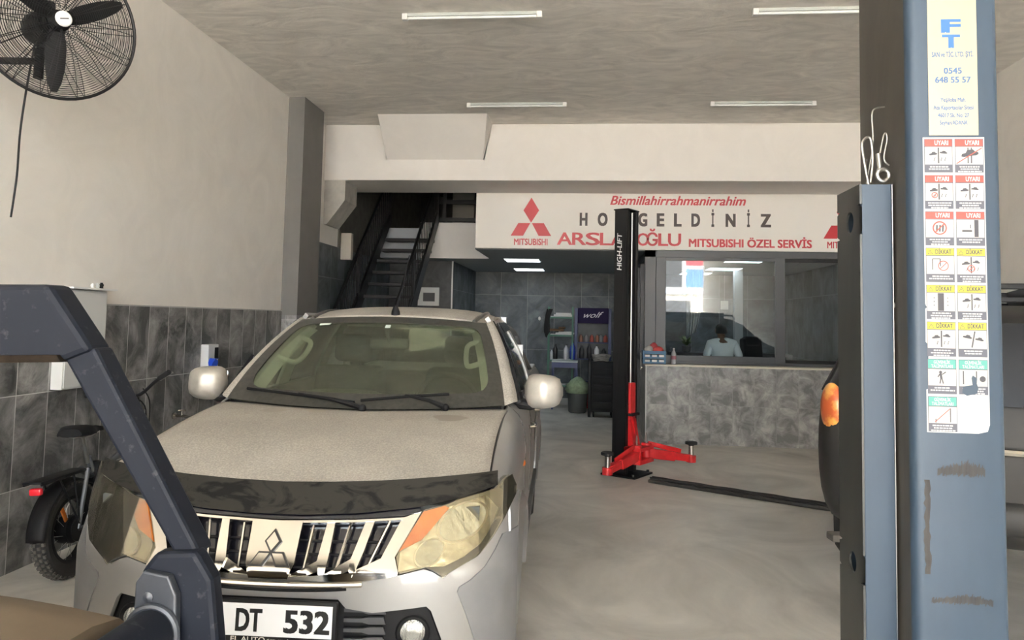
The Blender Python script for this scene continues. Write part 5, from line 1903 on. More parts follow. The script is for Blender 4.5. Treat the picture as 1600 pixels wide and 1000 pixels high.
for s in (1, -1):
    mb.tube([V((s * 0.08, 0.40, 0.30)), V((s * 0.09, 0.40 + s * 0.03, 0.30 - s * 0.15))], 0.010, 8)
    mb.obox((s * 0.14, 0.40 + s * 0.03, 0.30 - s * 0.15), (0.09, 0.06, 0.02), None, 0.004)
mb.build('crank', black_plastic, TE)

# ================================================================ vehicle in the near left corner: dusty tan body, dark roll frame
navy = mat('navy_frame_paint', (0.0065, 0.0085, 0.0145), 0.6, 0.0, spec=0.2, col2=(0.040, 0.042, 0.046), scale=38, detail=4, lo=0.60, hi=0.74)
rust = mat('rust_brown', (0.014, 0.010, 0.007), 0.9, var=0.4, spec=0.1, scale=25)
tan = mat('dusty_tan', (0.115, 0.086, 0.054), 0.75, col2=(0.15, 0.115, 0.075), scale=4, detail=6)
T5 = thing('utility_vehicle', 'dusty tan vehicle body with dark blue-grey roll frame, nearest the camera on the left', 'vehicle', (-1.55, 1.0, 0))
o5 = V((-1.55, 1.0, 0))
L5 = lambda x, y, z: V((x, y, z)) - o5
mb = MB()
rr = []
for y, dz, k in ((-0.9, -0.05, 0.9), (-0.5, 0.0, 1), (0.4, 0.0, 1), (1.0, 0.0, 1), (1.30, -0.003, 1), (1.38, -0.018, 1), (1.42, -0.05, 0.99), (1.43, -0.10, 0.985)):
    ring = []
    for i in range(17):
        t = i / 16
        x = -2.40 + 1.545 * t
        zz_ = 1.185 + dz - 0.035 * max(0, (t - 0.70) / 0.30) ** 2.2 - 0.06 * max(0, (0.2 - t) / 0.2) ** 2
        ring.append(L5(x, y, zz_))
    ring += [L5(-0.848, y - 0.0, 1.02 + dz), L5(-0.845, y, 0.50), L5(-2.43, y, 0.50), L5(-2.42, y, 1.02 + dz)]
    rr.append(ring)
mb.rings(rr)
mb.build('body', tan, T5, angle=50)
YR = 1.47
zf = lambda z: z
mb = MB()
mb.prism([(-2.30, 1.735), (-1.075, 1.752), (-0.975, 1.622), (-1.03, 1.600), (-2.30, 1.560)], L5(0, YR + 0.035, 0), (1, 0, 0), (0, 0, 1), 0.075)
fr5 = mb.build('roll_frame', navy, T5, smooth=False, bevel=0.012)
mb = MB()
mb.prism([(-2.30, 1.572), (-1.04, 1.612), (-1.03, 1.598), (-2.30, 1.556)], L5(0, YR + 0.030, 0), (1, 0, 0), (0, 0, 1), 0.080)
mb.build('rust_seam', rust, fr5, smooth=False)
mb = MB()
mb.prism([(-1.045, 1.612), (-0.975, 1.628), (-0.735, 1.235), (-0.790, 1.235)], L5(0, YR + 0.03, 0), (1, 0, 0), (0, 0, 1), 0.060)
mb.build('strut', navy, T5, smooth=False, bevel=0.008)
mb = MB()
mb.prism([(-0.842, 1.205), (-0.815, 1.240), (-0.735, 1.246), (-0.700, 1.195), (-0.680, 1.05), (-0.678, 0.95), (-0.842, 0.95)], L5(0, YR - 0.005, 0), (1, 0, 0), (0, 0, 1), 0.045)
mb.build('foot_bracket', navy, T5, smooth=False, bevel=0.010)
gus = mat('gusset_paint', (0.03, 0.034, 0.042), 0.4, 0.1, var=0.2, scale=12)
mb = MB()
mb.prism([(-0.840, 1.190), (-0.825, 1.212), (-0.775, 1.205), (-0.758, 1.17), (-0.750, 1.00), (-0.765, 0.95), (-0.842, 0.95)], L5(0, YR - 0.050, 0), (1, 0, 0), (0, 0, 1), 0.020)
gp = mb.build('gusset_plate', gus, T5, smooth=False, bevel=0.004)
MB().lathe([(0.010, 0.0), (0.010, 0.004), (0.0, 0.008)], L5(-0.812, YR - 0.068, 1.165), (0, -1, 0), 14).build('rivet', gus, gp)
mb = MB()
mb.tube([L5(-0.800, YR - 0.06, 1.100), L5(-0.800, 0.9, 1.10), L5(-0.79, -0.4, 1.10)], 0.046, 20)
mb.build('side_tube', navy, T5)
mb = MB()
mb.torus(L5(-0.800, YR - 0.074, 1.100), (0, 1, 0), 0.049, 0.007, 28, 8)
mb.build('weld_ring', gus, T5)
for x in (-0.86, -2.28):
    for y in (1.0, -0.55):
        mb = MB()
        mb.lathe([(0.18, -0.10), (0.30, -0.11), (0.35, -0.08), (0.36, 0.0), (0.35, 0.08), (0.30, 0.11), (0.18, 0.10)], L5(x, y, 0.36), (1, 0, 0), 28)
        mb.build('wheel', rubber, T5)
mb = MB()
mb.box(-0.70, 0.70, -1.7, 0.2, 0.3, 0.52)
mb.build('chassis', black_plastic, T5)

# ================================================================ grey hatchback on the near lift, behind the column
car_grey = mat('car_grey_paint', (0.026, 0.0255, 0.025), 0.5, 0.0, spec=0.2, col2=(0.034, 0.032, 0.030), scale=3)
HA = math.radians(-20)
T6 = thing('hatchback_car', 'grey hatchback with orange tail lamp raised behind the blue-grey lift column', 'car', (2.012, 3.90, 0.33), HA)
mb = MB()
rr = []
prof6 = [(0.0, 0.70, 0.45, 0.85, 0.86, 0.5), (0.05, 0.79, 0.36, 0.98, 1.10, 0.60), (0.14, 0.85, 0.30, 0.99, 1.36, 0.62), (0.35, 0.87, 0.24, 0.98, 1.47, 0.60), (0.9, 0.875, 0.20, 0.96, 1.52, 0.59), (1.7, 0.875, 0.20, 0.95, 1.53, 0.60), (2.3, 0.875, 0.20, 0.94, 1.44, 0.58), (2.8, 0.87, 0.22, 0.93, 1.12, 0.66), (3.0, 0.865, 0.22, 0.92, 1.00, 0.70), (3.5, 0.84, 0.24, 0.86, 0.90, 0.66), (3.75, 0.74, 0.30, 0.74, 0.78, 0.55), (3.85, 0.62, 0.38, 0.64, 0.66, 0.45)]
for (y, w, zb, zbelt, zr, wr) in prof6:
    ring = []
    half = [(w * 0.80, zb), (w * 0.93, zb + 0.06), (w * 0.985, zb + 0.2), (w, zb + (zbelt - zb) * 0.6), (w * 0.985, zbelt - 0.05), (w * 0.96, zbelt), (wr + (w * 0.96 - wr) * 0.5, (zbelt + zr) / 2 + 0.01), (wr, zr - 0.04), (wr * 0.9, zr - 0.008), (wr * 0.5, zr)]
    ring = [V((a, y, b)) for a, b in half] + [V((-a, y, b)) for a, b in reversed(half)]
    rr.append(ring)
mb.rings(rr)
mb.build('body', car_grey, T6, angle=50, subsurf=1)
mb = MB()
mb.prism([(-0.56, 1.00), (0.56, 1.00), (0.59, 1.06), (0.50, 1.36), (0.42, 1.40), (-0.42, 1.40), (-0.50, 1.36), (-0.59, 1.06)], (0, 0.0, 0), (1, 0, 0), (0, 0.17, 1), 0.02)
rw = mb.build('rear_window', mat('car_window', (0.004, 0.004, 0.005), 0.25, spec=0.12), T6, smooth=False)
rw.location = (0, -0.165, 0.0)
for s in (1, -1):
    mb = MB()
    mb.ball((s * 0.775, 0.105, 0.935), (0.046, 0.085, 0.135), 16, 12, rotz(-s * 0.6))
    tl = mb.build('tail_lamp', mat('tail_orange_%d' % (s + 1), (0.50, 0.10, 0.03), 0.3, col2=(0.75, 0.36, 0.08), scale=9, lo=0.42, hi=0.55, coat=0.5), T6)
    mb = MB()
    mb.tube([V((s * 0.52, 0.42, 1.48)), V((s * 0.52, 0.5, 1.56)), V((s * 0.52, 2.0, 1.56)), V((s * 0.52, 2.1, 1.48))], 0.018, 8)
    mb.build('roof_rail', black_plastic, T6)
    for y in (0.95, 3.05):
        mb = MB()
        mb.lathe([(0.19, -0.09), (0.27, -0.10), (0.31, -0.07), (0.315, 0.0), (0.31, 0.07), (0.27, 0.10), (0.19, 0.09)], (s * 0.70, y, 0.28), (1, 0, 0), 28)
        w = mb.build('wheel', rubber, T6)
        MB().lathe([(0.19, 0.06), (0.15, 0.075), (0.05, 0.085), (0.0, 0.09)], (s * 0.70, y, 0.28), (s, 0, 0), 24).build('rim', steel, w)
    mb = MB()
    mb.patch([(0.5, 1.00), (2.55, 0.98), (2.15, 1.38), (0.75, 1.44)], lambda a, b: (V((s * (0.855 - 0.245 * max(0, (b - 0.97)) / 0.50 + 0.012), a, b)), V((s, 0, 0.4)).normalized()), 0.15, 0.0, 0.01)
    mb.build('side_window', gloss_black, T6)
mb = MB()
mb.tube(smoothpath([V((-0.34, -0.02, 0.77)), V((-0.28, -0.045, 0.785)), V((0.0, -0.045, 0.79)), V((0.28, -0.045, 0.785)), V((0.34, -0.02, 0.77))], 4), 0.018, 8)
mb.build('tailgate_handle', chrome, T6)
mb = MB()
mb.obox((0, 0.02, 0.47), (1.40, 0.12, 0.16), None, 0.05, 3)
mb.build('rear_bumper', car_grey, T6)
mb = MB()
for z in (1.53, 1.60):
    mb.box(-0.50, 0.50, 0.40, 0.44, z - 0.015, z + 0.015, 0.005)
    mb.box(-0.50, 0.50, 1.60, 1.64, z - 0.015, z + 0.015, 0.005)
for x in (-0.5, -0.25, 0.0, 0.25, 0.5):
    mb.box(x - 0.02, x + 0.02, 0.38, 1.66, 1.50, 1.62, 0.005)
mb.build('roof_rack', black_plastic, T6, smooth=False)


# ================================================================ back of the passage: shelf, tool stand, cabinets
green_steel = mat('shelf_green', (0.05, 0.16, 0.11), 0.5)
navy_steel = mat('stand_blue', (0.02, 0.035, 0.13), 0.45)
board = mat('shelf_board', (0.55, 0.58, 0.56), 0.5)
TR = thing('shelf_rack', 'narrow green steel shelf rack with pale boards against the back wall', 'shelf', (-0.50, 15.5, 0))
for x in (-0.24, 0.24):
    for y in (-0.16, 0.16):
        MB().box(x - 0.014, x + 0.014, y - 0.014, y + 0.014, 0, 1.98).build('post', green_steel, TR, smooth=False)
SHZ = (0.42, 0.92, 1.42, 1.78)
for z in SHZ:
    sh = MB().box(-0.25, 0.25, -0.17, 0.17, z - 0.035, z, 0.003).build('shelf', green_steel, TR, smooth=False)
    MB().box(-0.20, 0.24, -0.15, 0.15, z, z + 0.012).build('board', board, sh, smooth=False)


def bottle(name, loc, label, m, r=0.035, h=0.20, trig=False, cap=None, group='bottles on the green shelf rack'):
    t = thing(name, label, 'bottle', loc, 0, group)
    MB().lathe([(r * 0.9, 0), (r, 0.01), (r, h * 0.62), (r * 0.85, h * 0.72), (r * 0.4, h * 0.85), (r * 0.36, h * 0.93), (0, h * 0.93)], (0, 0, 0), (0, 0, 1), 16).build('body', m, t)
    mb = MB()
    mb.cyl((0, 0, h * 0.92), (0, 0, h), r * 0.42, seg=10)
    if trig:
        mb.obox((0, -0.02, h + 0.015), (0.025, 0.08, 0.03), None, 0.006)
        mb.obox((0, -0.03, h - 0.02), (0.012, 0.012, 0.05), Matrix.Rotation(0.5, 3, 'X'), 0.003)
    mb.build('cap', cap or dark_grey, t)
    return t


b_blue = mat('bottle_blue', (0.02, 0.05, 0.40), 0.3)
b_white = mat('bottle_white', (0.65, 0.66, 0.68), 0.35)
b_black = mat('bottle_black', (0.02, 0.02, 0.022), 0.3)
zb = 0.932
bottle('spray_bottle', (-0.25, 15.42, zb), 'tall blue spray bottle on the green shelf rack', b_blue, 0.055, 0.36, True)
bottle('bottle', (-0.38, 15.40, zb), 'silvery white bottle beside the blue spray bottle', b_white, 0.06, 0.30)
bottle('bottle', (-0.60, 15.44, zb), 'black bottle on the green shelf rack, left of the white bottle', b_black, 0.05, 0.30)
bottle('bottle', (-0.67, 15.40, zb), 'small white bottle at the left end of the green shelf rack', b_white, 0.03, 0.20)
mb = MB()
mb.box(-0.20, 0.18, -0.12, 0.12, 0, 0.035, 0.008)
mb.box(-0.16, 0.15, -0.10, 0.10, 0.035, 0.07, 0.008)
tag(mb.build('folded_cloth', white_plastic, loc=(-0.44, 15.48, 1.792)), 'stack of folded white cloths on the top board of the green rack', 'cloth')
mb = MB()
mb.box(-0.18, 0.2, -0.11, 0.11, 0, 0.03, 0.006)
mb.box(-0.12, 0.17, -0.10, 0.10, 0.03, 0.055, 0.006)
tag(mb.build('paper_stack', board, loc=(-0.42, 15.48, 1.432)), 'pale stack of papers on the second board of the green rack', 'papers')
mb = MB()
for k in range(6):
    mb.tube(smoothpath([(0.02 * k - 0.04, 0.02 * (k % 2), 0.27), (-0.07 + 0.015 * k, -0.03, 0.10), (-0.09 + 0.02 * k, -0.02, -0.15), (-0.05 + 0.01 * k, 0.0, -0.30 + 0.02 * k)], 5), 0.013, 6)
tag(mb.build('cable_bundle', rubber, loc=(-0.73, 15.33, 1.66)), 'bundle of black cables hanging off the left of the green rack', 'cables')
mb = MB()
mb.box(-0.17, 0.13, -0.06, 0.06, -0.01, 0.04, 0.02)
mb.box(0.02, 0.16, -0.05, 0.05, 0.04, 0.08, 0.02)
tag(mb.build('work_gloves', mat('glove_brown', (0.16, 0.09, 0.045), 0.8), loc=(-0.56, 15.36, 1.50)), 'brown work gloves lying on the left end of the green rack', 'gloves')
TW = thing('work_bench', 'small blue steel bench in front of the green rack', 'bench', (-0.40, 14.95, 0))
MB().box(-0.24, 0.26, -0.18, 0.18, 0.90, 0.93, 0.003).build('top', board, TW, smooth=False)
for x in (-0.22, 0.24):
    for y in (-0.16, 0.16):
        MB().box(x - 0.018, x + 0.018, y - 0.018, y + 0.018, 0, 0.90).build('leg', navy_steel, TW, smooth=False)
mb = MB()
mb.box(-0.24, 0.26, -0.18, -0.165, 0.80, 0.90)
mb.build('apron', navy_steel, TW, smooth=False)

TN = thing('tool_stand', 'tall blue tool stand with a dark purple header board, white script on it', 'display stand', (0.13, 15.6, 0))
for x in (-0.32, 0.36):
    MB().box(x - 0.03, x + 0.03, -0.10, 0.10, 0, 1.96, 0.004).build('post', navy_steel, TN, smooth=False)
mb = MB()
mb.slot(0).box(-0.29, 0.33, -0.115, -0.095, 1.66, 1.97, 0.004)
mb.slot(1)
mb.text('wolf', (0.03, -0.116, 1.775), (1, 0, 0.03), (0, 0, 1), 0.115, 0.40, bold=-0.005, shear=0.55, depth=0.002)
mb.build('header_board', [mat('header_purple', (0.020, 0.013, 0.055), 0.7, spec=0.2), mat('script_white', (0.75, 0.75, 0.80), 0.5)], TN, smooth=False)
MB().box(-0.29, 0.33, 0.06, 0.08, 0.95, 1.66).build('back_panel', mat('panel_grey', (0.055, 0.06, 0.062), 0.5, 0.0, var=0.2), TN, smooth=False)
for z in (0.50, 0.95, 1.28):
    MB().box(-0.30, 0.34, -0.10, 0.08, z - 0.02, z, 0.003).build('shelf', navy_steel, TN, smooth=False)
can_m = [mat('can_copper', (0.30, 0.14, 0.09), 0.35, 0.4), mat('can_grey', (0.22, 0.22, 0.23), 0.35), mat('can_red', (0.35, 0.07, 0.05), 0.4)]
spots = [(-0.22, 'left end'), (-0.11, 'second from the left'), (0.0, 'third from the left'), (0.11, 'third from the right'), (0.185, 'second from the right'), (0.275, 'right end')]
for i, (x, wd) in enumerate(spots):
    bottle('oil_can', (0.13 + x, 15.56, 1.282), ('copper', 'grey', 'red')[i % 3] + ' oil can on the upper shelf of the tool stand, ' + wd, can_m[i % 3], 0.042, 0.16, group='oil cans on the tool stand')
for i, (x, h, m, nm) in enumerate(((-0.20, 0.26, b_black, 'black'), (-0.05, 0.30, b_black, 'black'), (0.10, 0.27, b_white, 'pale'), (0.24, 0.22, b_black, 'black'))):
    bottle('oil_bottle', (0.13 + x, 15.54, 0.952), '%s oil bottle on the middle shelf of the tool stand, number %s from the left' % (nm, ('one', 'two', 'three', 'four')[i]), m, 0.052, h, group='oil bottles on the tool stand')

# black roller cabinets
for i, (x, y, h, w, lb) in enumerate(((0.32, 13.95, 0.98, 0.42, 'black tool cabinet on castors beside the lift post'), (0.26, 14.80, 1.0, 0.30, 'black tool cabinet behind the nearer one, beside the tool stand'))):
    t = thing('tool_cabinet', lb, 'tool cabinet', (x, y, 0), 0, 'black tool cabinets in the passage')
    MB().box(-w / 2, w / 2, -0.22, 0.22, 0.10, h, 0.012).build('body', black_plastic, t)
    for k in range(5):
        z0 = 0.16 + k * (h - 0.24) / 5
        d = MB().box(-w / 2 + 0.03, w / 2 - 0.03, -0.232, -0.22, z0, z0 + (h - 0.24) / 5 - 0.02, 0.004).build('drawer', black_plastic, t)
        MB().box(-w / 2 + 0.06, w / 2 - 0.06, -0.245, -0.232, z0 + 0.10, z0 + 0.115, 0.003).build('handle', black_steel, d)
    for sx_ in (-1, 1):
        for sy in (-1, 1):
            MB().cyl((sx_ * (w / 2 - 0.05) - 0.015, sy * 0.16, 0.05), (sx_ * (w / 2 - 0.05) + 0.015, sy * 0.16, 0.05), 0.05, seg=16).build('castor', rubber, t)
    MB().box(-w / 2 - 0.05, -w / 2, -0.20, -0.16, 0.0, h, 0.008).build('side_bar', black_steel, t)
mb = MB()
for k in range(5):
    pts = [(0.13 * math.cos(a) * (1 + 0.07 * k), 0.09 * math.sin(a), 0.016 + 0.024 * k + 0.01 * math.sin(3 * a + k)) for a in (2 * math.pi * i / 24 for i in range(24))]
    mb.tube(pts, 0.012, 6, closed=True)
tag(mb.build('coiled_hose', mat('hose_grey', (0.25, 0.24, 0.22), 0.7), loc=(0.29, 13.95, 0.985)), 'grey coiled hose lying on top of the nearer black tool cabinet', 'hose')
# waste bin with a green bag
TBN = thing('waste_bin', 'dark waste bin stuffed with a pale green bag in the passage', 'bin', (-0.13, 14.42, 0))
MB().lathe([(0.15, 0.0), (0.17, 0.02), (0.19, 0.40), (0.18, 0.42), (0.16, 0.40)], (0, 0, 0), (0, 0, 1), 24, cap=(True, False)).build('bin', mat('bin_grey', (0.06, 0.065, 0.062), 0.6), TBN)
mb = MB()
rr = []
for j in range(12):
    t = j / 11
    r = 0.21 * math.sin(math.pi * (0.36 + 0.62 * t)) ** 0.8 + 0.01
    rr.append([V((math.cos(a) * r * (1 + 0.10 * math.sin(5 * a + 2 * j)), math.sin(a) * r * (1 + 0.10 * math.cos(4 * a + j)), 0.36 + 0.30 * t)) for a in (2 * math.pi * i / 26 for i in range(26))])
mb.rings(rr)
mb.build('bag', mat('bag_green', (0.25, 0.33, 0.20), 0.45, var=0.25, scale=14), TBN, angle=80)
TJ = thing('floor_jack', 'red steel bottle jack standing between the bin and the black cabinet', 'jack', (0.10, 15.2, 0))
MB().box(-0.09, 0.09, -0.09, 0.09, 0, 0.03, 0.004).build('base', red_paint, TJ, smooth=False)
MB().lathe([(0.06, 0.03), (0.06, 0.34), (0.045, 0.36)], (0, 0, 0), (0, 0, 1), 18).build('body', red_paint, TJ)
MB().cyl((0, 0, 0.36), (0, 0, 0.46), 0.028, seg=14).build('ram', steel, TJ)
mb = MB()
mb.ball((0, 0, 0), (0.03, 0.02, 0.045), 10, 8)
mb.cyl((0, 0.02, 0), (0, 0.05, 0), 0.02, seg=10)
tag(mb.build('wall_hook', white_plastic, loc=(-1.02, YB - 0.05, 1.74)), 'small white fitting on the back wall left of the green rack', 'fitting')

# ================================================================ on the counter
TX = thing('storage_crate', 'small blue crate of red packets on the end of the counter', 'crate', (0.985, 11.18, 1.112))
mb = MB()
for (x0, x1, y0, y1) in ((-0.16, 0.16, -0.11, -0.095), (-0.16, 0.16, 0.095, 0.11), (-0.16, -0.145, -0.11, 0.11), (0.145, 0.16, -0.11, 0.11)):
    for k in range(3):
        mb.box(x0, x1, y0, y1, 0.01 + 0.065 * k, 0.055 + 0.065 * k, 0.002)
for x in (-0.15, 0.15):
    for y in (-0.10, 0.10):
        mb.box(x - 0.012, x + 0.012, y - 0.012, y + 0.012, 0, 0.19, 0.002)
mb.box(-0.15, 0.15, -0.10, 0.10, 0.004, 0.014)
mb.build('crate', mat('crate_blue', (0.045, 0.13, 0.24), 0.5), TX, smooth=False)
mb = MB()
for x in (-0.10, 0.0, 0.10):
    mb.box(x - 0.035, x + 0.035, -0.114, -0.110, 0.03, 0.06)
    mb.box(x - 0.035, x + 0.035, -0.114, -0.110, 0.10, 0.13)
mb.build('crate_label', white_plastic, TX, smooth=False)
for i, (x, y, r, c, lb) in enumerate(((0.065, -0.02, (0.075, 0.06, 0.055), (0.50, 0.05, 0.05), 'red plastic packet, the big one on top of the blue crate'), (-0.075, -0.03, (0.055, 0.055, 0.05), (0.55, 0.53, 0.50), 'pale crumpled packet on the left of the blue crate'),
                                      (0.0, 0.07, (0.06, 0.025, 0.075), (0.38, 0.03, 0.04), 'dark red packet behind the others in the blue crate'))):
    mb = MB()
    rr = []
    for j in range(9):
        th = math.pi * j / 8
        rr.append([V((r[0] * max(math.sin(th), 0.02) * math.cos(a) * (1 + 0.12 * math.sin(4 * a + i)), r[1] * max(math.sin(th), 0.02) * math.sin(a), -r[2] * math.cos(th) * (1 + 0.1 * math.cos(3 * a)))) for a in (2 * math.pi * k / 16 for k in range(16))])
    mb.rings(rr)
    tag(mb.build('packet', mat('packet_%s' % ('red', 'pale', 'crimson')[i], c, 0.4), loc=(0.985 + x, 11.18 + y, 1.112 + 0.19 + 0.015 * i)), lb, 'packet')
t = bottle('glass_bottle', (1.265, 11.16, 1.112), 'small clear bottle with a red band on the counter ledge', mat('bottle_clear', (0.40, 0.38, 0.38), 0.2), 0.036, 0.23, cap=mat('cap_pale', (0.6, 0.55, 0.55), 0.4), group=None)
MB().lathe([(0.037, 0.07), (0.037, 0.12)], (0, 0, 0), (0, 0, 1), 16, cap=(False, False)).build('band', mat('band_red', (0.30, 0.10, 0.12), 0.5), t)

# ================================================================ inside the office
desk_m = mat('desk_dark', (0.02, 0.02, 0.022), 0.4)
TD = thing('office_desk', 'long black desk inside the office below the window', 'desk', (1.95, 12.45, 0.02))
MB().box(-0.75, 0.75, -0.30, 0.30, 0.84, 0.88, 0.004).build('top', desk_m, TD, smooth=False)
for x in (-0.72, 0.72):
    MB().box(x - 0.02, x + 0.02, -0.28, 0.28, 0, 0.84).build('side_panel', desk_m, TD, smooth=False)
TD2 = thing('sideboard', 'low black sideboard along the back wall of the office', 'cabinet', (2.9, 15.9, 0.02))
MB().box(-1.2, 1.2, -0.25, 0.25, 0, 1.10, 0.01).build('body', desk_m, TD2, smooth=False)
for k in range(4):
    dd_ = MB().box(-1.17 + 0.6 * k, -0.60 + 0.6 * k, -0.268, -0.25, 0.05, 1.02, 0.004).build('door', desk_m, TD2, smooth=False)
    MB().box(-0.70 + 0.6 * k, -0.68 + 0.6 * k, -0.28, -0.268, 0.45, 0.62, 0.003).build('handle', steel, dd_, smooth=False)
TPn = thing('potted_plant', 'small green plant in a pot at the back of the office', 'plant', (1.95, 15.8, 1.12))
TPn.location = (2.05, 15.82, 1.12)
MB().lathe([(0.07, 0), (0.09, 0.12), (0.08, 0.12)], (0, 0, 0), (0, 0, 1), 18).build('pot', dark_grey, TPn)
mb = MB()
for k in range(46):
    a = random.uniform(0, 2 * math.pi)
    ln = random.uniform(0.10, 0.22)
    b_ = V((0, 0, 0.12))
    e_ = V((math.cos(a) * ln, math.sin(a) * ln, 0.12 + random.uniform(0.04, 0.22)))
    sd = V((-math.sin(a), math.cos(a), 0)) * 0.02
    m_ = (b_ + e_) / 2 + V((0, 0, 0.04))
    mb.rings([[b_, b_ + V((0, 0, 0.002))], [m_ + sd, m_ - sd], [e_, e_ + V((0, 0, 0.002))]], closed=False)
mb.build('leaves', mat('leaf_green', (0.10, 0.17, 0.04), 0.5, var=0.3), TPn, smooth=False, recalc=False)
TC = thing('office_chair', 'black high-backed office chair beside the man in the office', 'chair', (3.22, 14.4, 0.02), 0.5)
MB().obox((0, 0, 0.50), (0.50, 0.50, 0.10), None, 0.04, 3).build('seat', seat_grey, TC)
mb = MB()
mb.obox((0, 0.26, 1.0), (0.48, 0.11, 0.86), Matrix.Rotation(math.radians(-6), 3, 'X'), 0.05, 4)
mb.build('backrest', black_plastic, TC)
MB().obox((0, 0.295, 1.36), (0.36, 0.12, 0.20), Matrix.Rotation(math.radians(-6), 3, 'X'), 0.05, 3).build('headrest', black_plastic, TC)
for s in (1, -1):
    MB().tube(smoothpath([(s * 0.24, 0.2, 0.52), (s * 0.29, 0.18, 0.70), (s * 0.29, -0.12, 0.72), (s * 0.25, -0.15, 0.52)], 4), 0.02, 8).build('armrest', black_plastic, TC)
MB().cyl((0, 0, 0.09), (0, 0, 0.46), 0.03, seg=14).build('column', steel, TC)
mb = MB()
for k in range(5):
    a = 2 * math.pi * k / 5
    mb.tube([V((0, 0, 0.11)), V((0.28 * math.cos(a), 0.28 * math.sin(a), 0.075))], [0.03, 0.018], 8)
    mb.cyl((0.28 * math.cos(a) - 0.02, 0.28 * math.sin(a), 0.03), (0.28 * math.cos(a) + 0.02, 0.28 * math.sin(a), 0.03), 0.03, seg=12)
mb.build('base', black_plastic, TC)
# pale strip added for a reflected outdoor cloth, and small notes hanging inside
mb = MB()
rr = []
for j in range(9):
    t = j / 8
    rr.append([V((-0.16 + 0.32 * i / 24 * (1 - 0.45 * t ** 2), 0.03 * math.sin(i * 1.3), 0.02 - 1.32 * t + 0.10 * t * i / 24)) for i in range(25)])
mb.grid(rr)
cu_ = mb.build('reflected_strip', mat('reflected_strip_white', (0.55, 0.55, 0.53), 0.8), loc=(2.02, 14.4, SOF - 0.02))
sm = cu_.modifiers.new('thickness', 'SOLIDIFY')
sm.thickness = 0.004
tag(cu_, 'long pale strip in the office standing in for a cloth reflected from outdoors', 'reflected_strip')
TQ = thing('paper_notice', 'small pale paper notice hanging in the office above the man', 'notice', (2.55, 14.4, 2.05))
MB().box(-0.07, 0.07, -0.003, 0.003, -0.08, 0.08).build('sheet', board, TQ, smooth=False)
MB().cyl((0, 0, 0.08), (0, 0, SOF - 2.05), 0.003, seg=6).build('string', board, TQ)
TO = thing('reflected_pillar', 'pale square upright in the office standing in for a reflected outdoor pillar', 'column', (2.93, 15.1, 0.02))  # added for the reflection of an outdoor pillar in the glass
MB().box(-0.08, 0.08, -0.08, 0.08, 0, SOF - 0.02, 0.004).build('shaft', mat('reflected_pillar_grey', (0.36, 0.37, 0.37), 0.6), TO, smooth=False)
TO['kind'] = 'structure'

# ================================================================ the man in the office, seen from behind
skin_m = mat('skin', (0.20, 0.105, 0.065), 0.55)
shirt_m = mat('shirt_white', (0.82, 0.85, 0.85), 0.8, bump=0.25, bscale=14)
hair_m = mat('hair_black', (0.010, 0.009, 0.008), 0.7, bump=0.4, bscale=80)
trouser_m = mat('trousers_dark', (0.02, 0.022, 0.03), 0.8)


def skin_mesh(name, pts, edges, rad, m, parent, root=0, lv=2):
    me = bpy.data.meshes.new(name)
    me.from_pydata([V(p) for p in pts], edges, [])
    o = bpy.data.objects.new(name, me)
    COL.objects.link(o)
    o.modifiers.new('skin', 'SKIN')
    sv = me.skin_vertices[0].data
    for i, r in enumerate(rad):
        r = r if isinstance(r, tuple) else (r, r)
        sv[i].radius = r
        sv[i].use_root = (i == root)
    s = o.modifiers.new('sub', 'SUBSURF')
    s.levels = s.render_levels = lv
    dg = bpy.context.evaluated_depsgraph_get()
    m2 = bpy.data.meshes.new_from_object(o.evaluated_get(dg))
    bpy.data.objects.remove(o)
    m2.materials.clear()
    m2.materials.append(m)
    for p in m2.polygons:
        p.use_smooth = True
    ob = bpy.data.objects.new(name, m2)
    COL.objects.link(ob)
    ob.parent = parent
    return ob


TM = thing('person', 'man in a white shirt seen from behind, leaning on the desk inside the office', 'person', (2.09, 11.92, 0.02))
pts, edges, rad = [], [], []


def jn(p, r, frm=None):
    pts.append(p)
    rad.append(r)
    if frm is not None:
        edges.append((frm, len(pts) - 1))
    return len(pts) - 1


pel = jn((0, 0.0, 0.92), (0.15, 0.11))
wa = jn((0, 0.02, 1.08), (0.145, 0.10), pel)
ch = jn((0, 0.05, 1.26), (0.165, 0.11), wa)
ut = jn((0, 0.09, 1.39), (0.13, 0.085), ch)
nk = jn((0, 0.13, 1.465), 0.052, ut)
hb_ = jn((0, 0.155, 1.53), (0.070, 0.080), nk)
hm = jn((0, 0.17, 1.59), (0.076, 0.092), hb_)
ht = jn((0, 0.165, 1.635), (0.058, 0.070), hm)
for s in (1, -1):
    sh = jn((s * 0.175, 0.085, 1.37), 0.055, ut)
    el = jn((s * (0.30 if s > 0 else 0.25), 0.12, 1.13), 0.040, sh)
    wr = jn((s * 0.22, 0.34, 0.97), 0.027, el)
    pm = jn((s * 0.20, 0.43, 0.925), (0.036, 0.018), wr)
    for k, (dx, ln) in enumerate(((-0.030, 0.085), (-0.010, 0.095), (0.010, 0.090), (0.030, 0.070))):
        f1 = jn((s * 0.20 + dx, 0.48, 0.925), 0.009, pm)
        f2 = jn((s * 0.20 + dx * 1.15, 0.48 + ln * 0.5, 0.915), 0.008, f1)
        jn((s * 0.20 + dx * 1.2, 0.48 + ln, 0.902), 0.007, f2)
    t1 = jn((s * 0.165, 0.42, 0.922), 0.010, pm)
    jn((s * 0.145, 0.46, 0.910), 0.008, t1)
    hp_ = jn((s * 0.095, 0.0, 0.86), 0.088, pel)
    kn_ = jn((s * 0.105, -0.03, 0.48), 0.058, hp_)
    ak = jn((s * 0.11, -0.08, 0.09), 0.038, kn_)
    jn((s * 0.12, 0.06, 0.035), 0.034, ak)
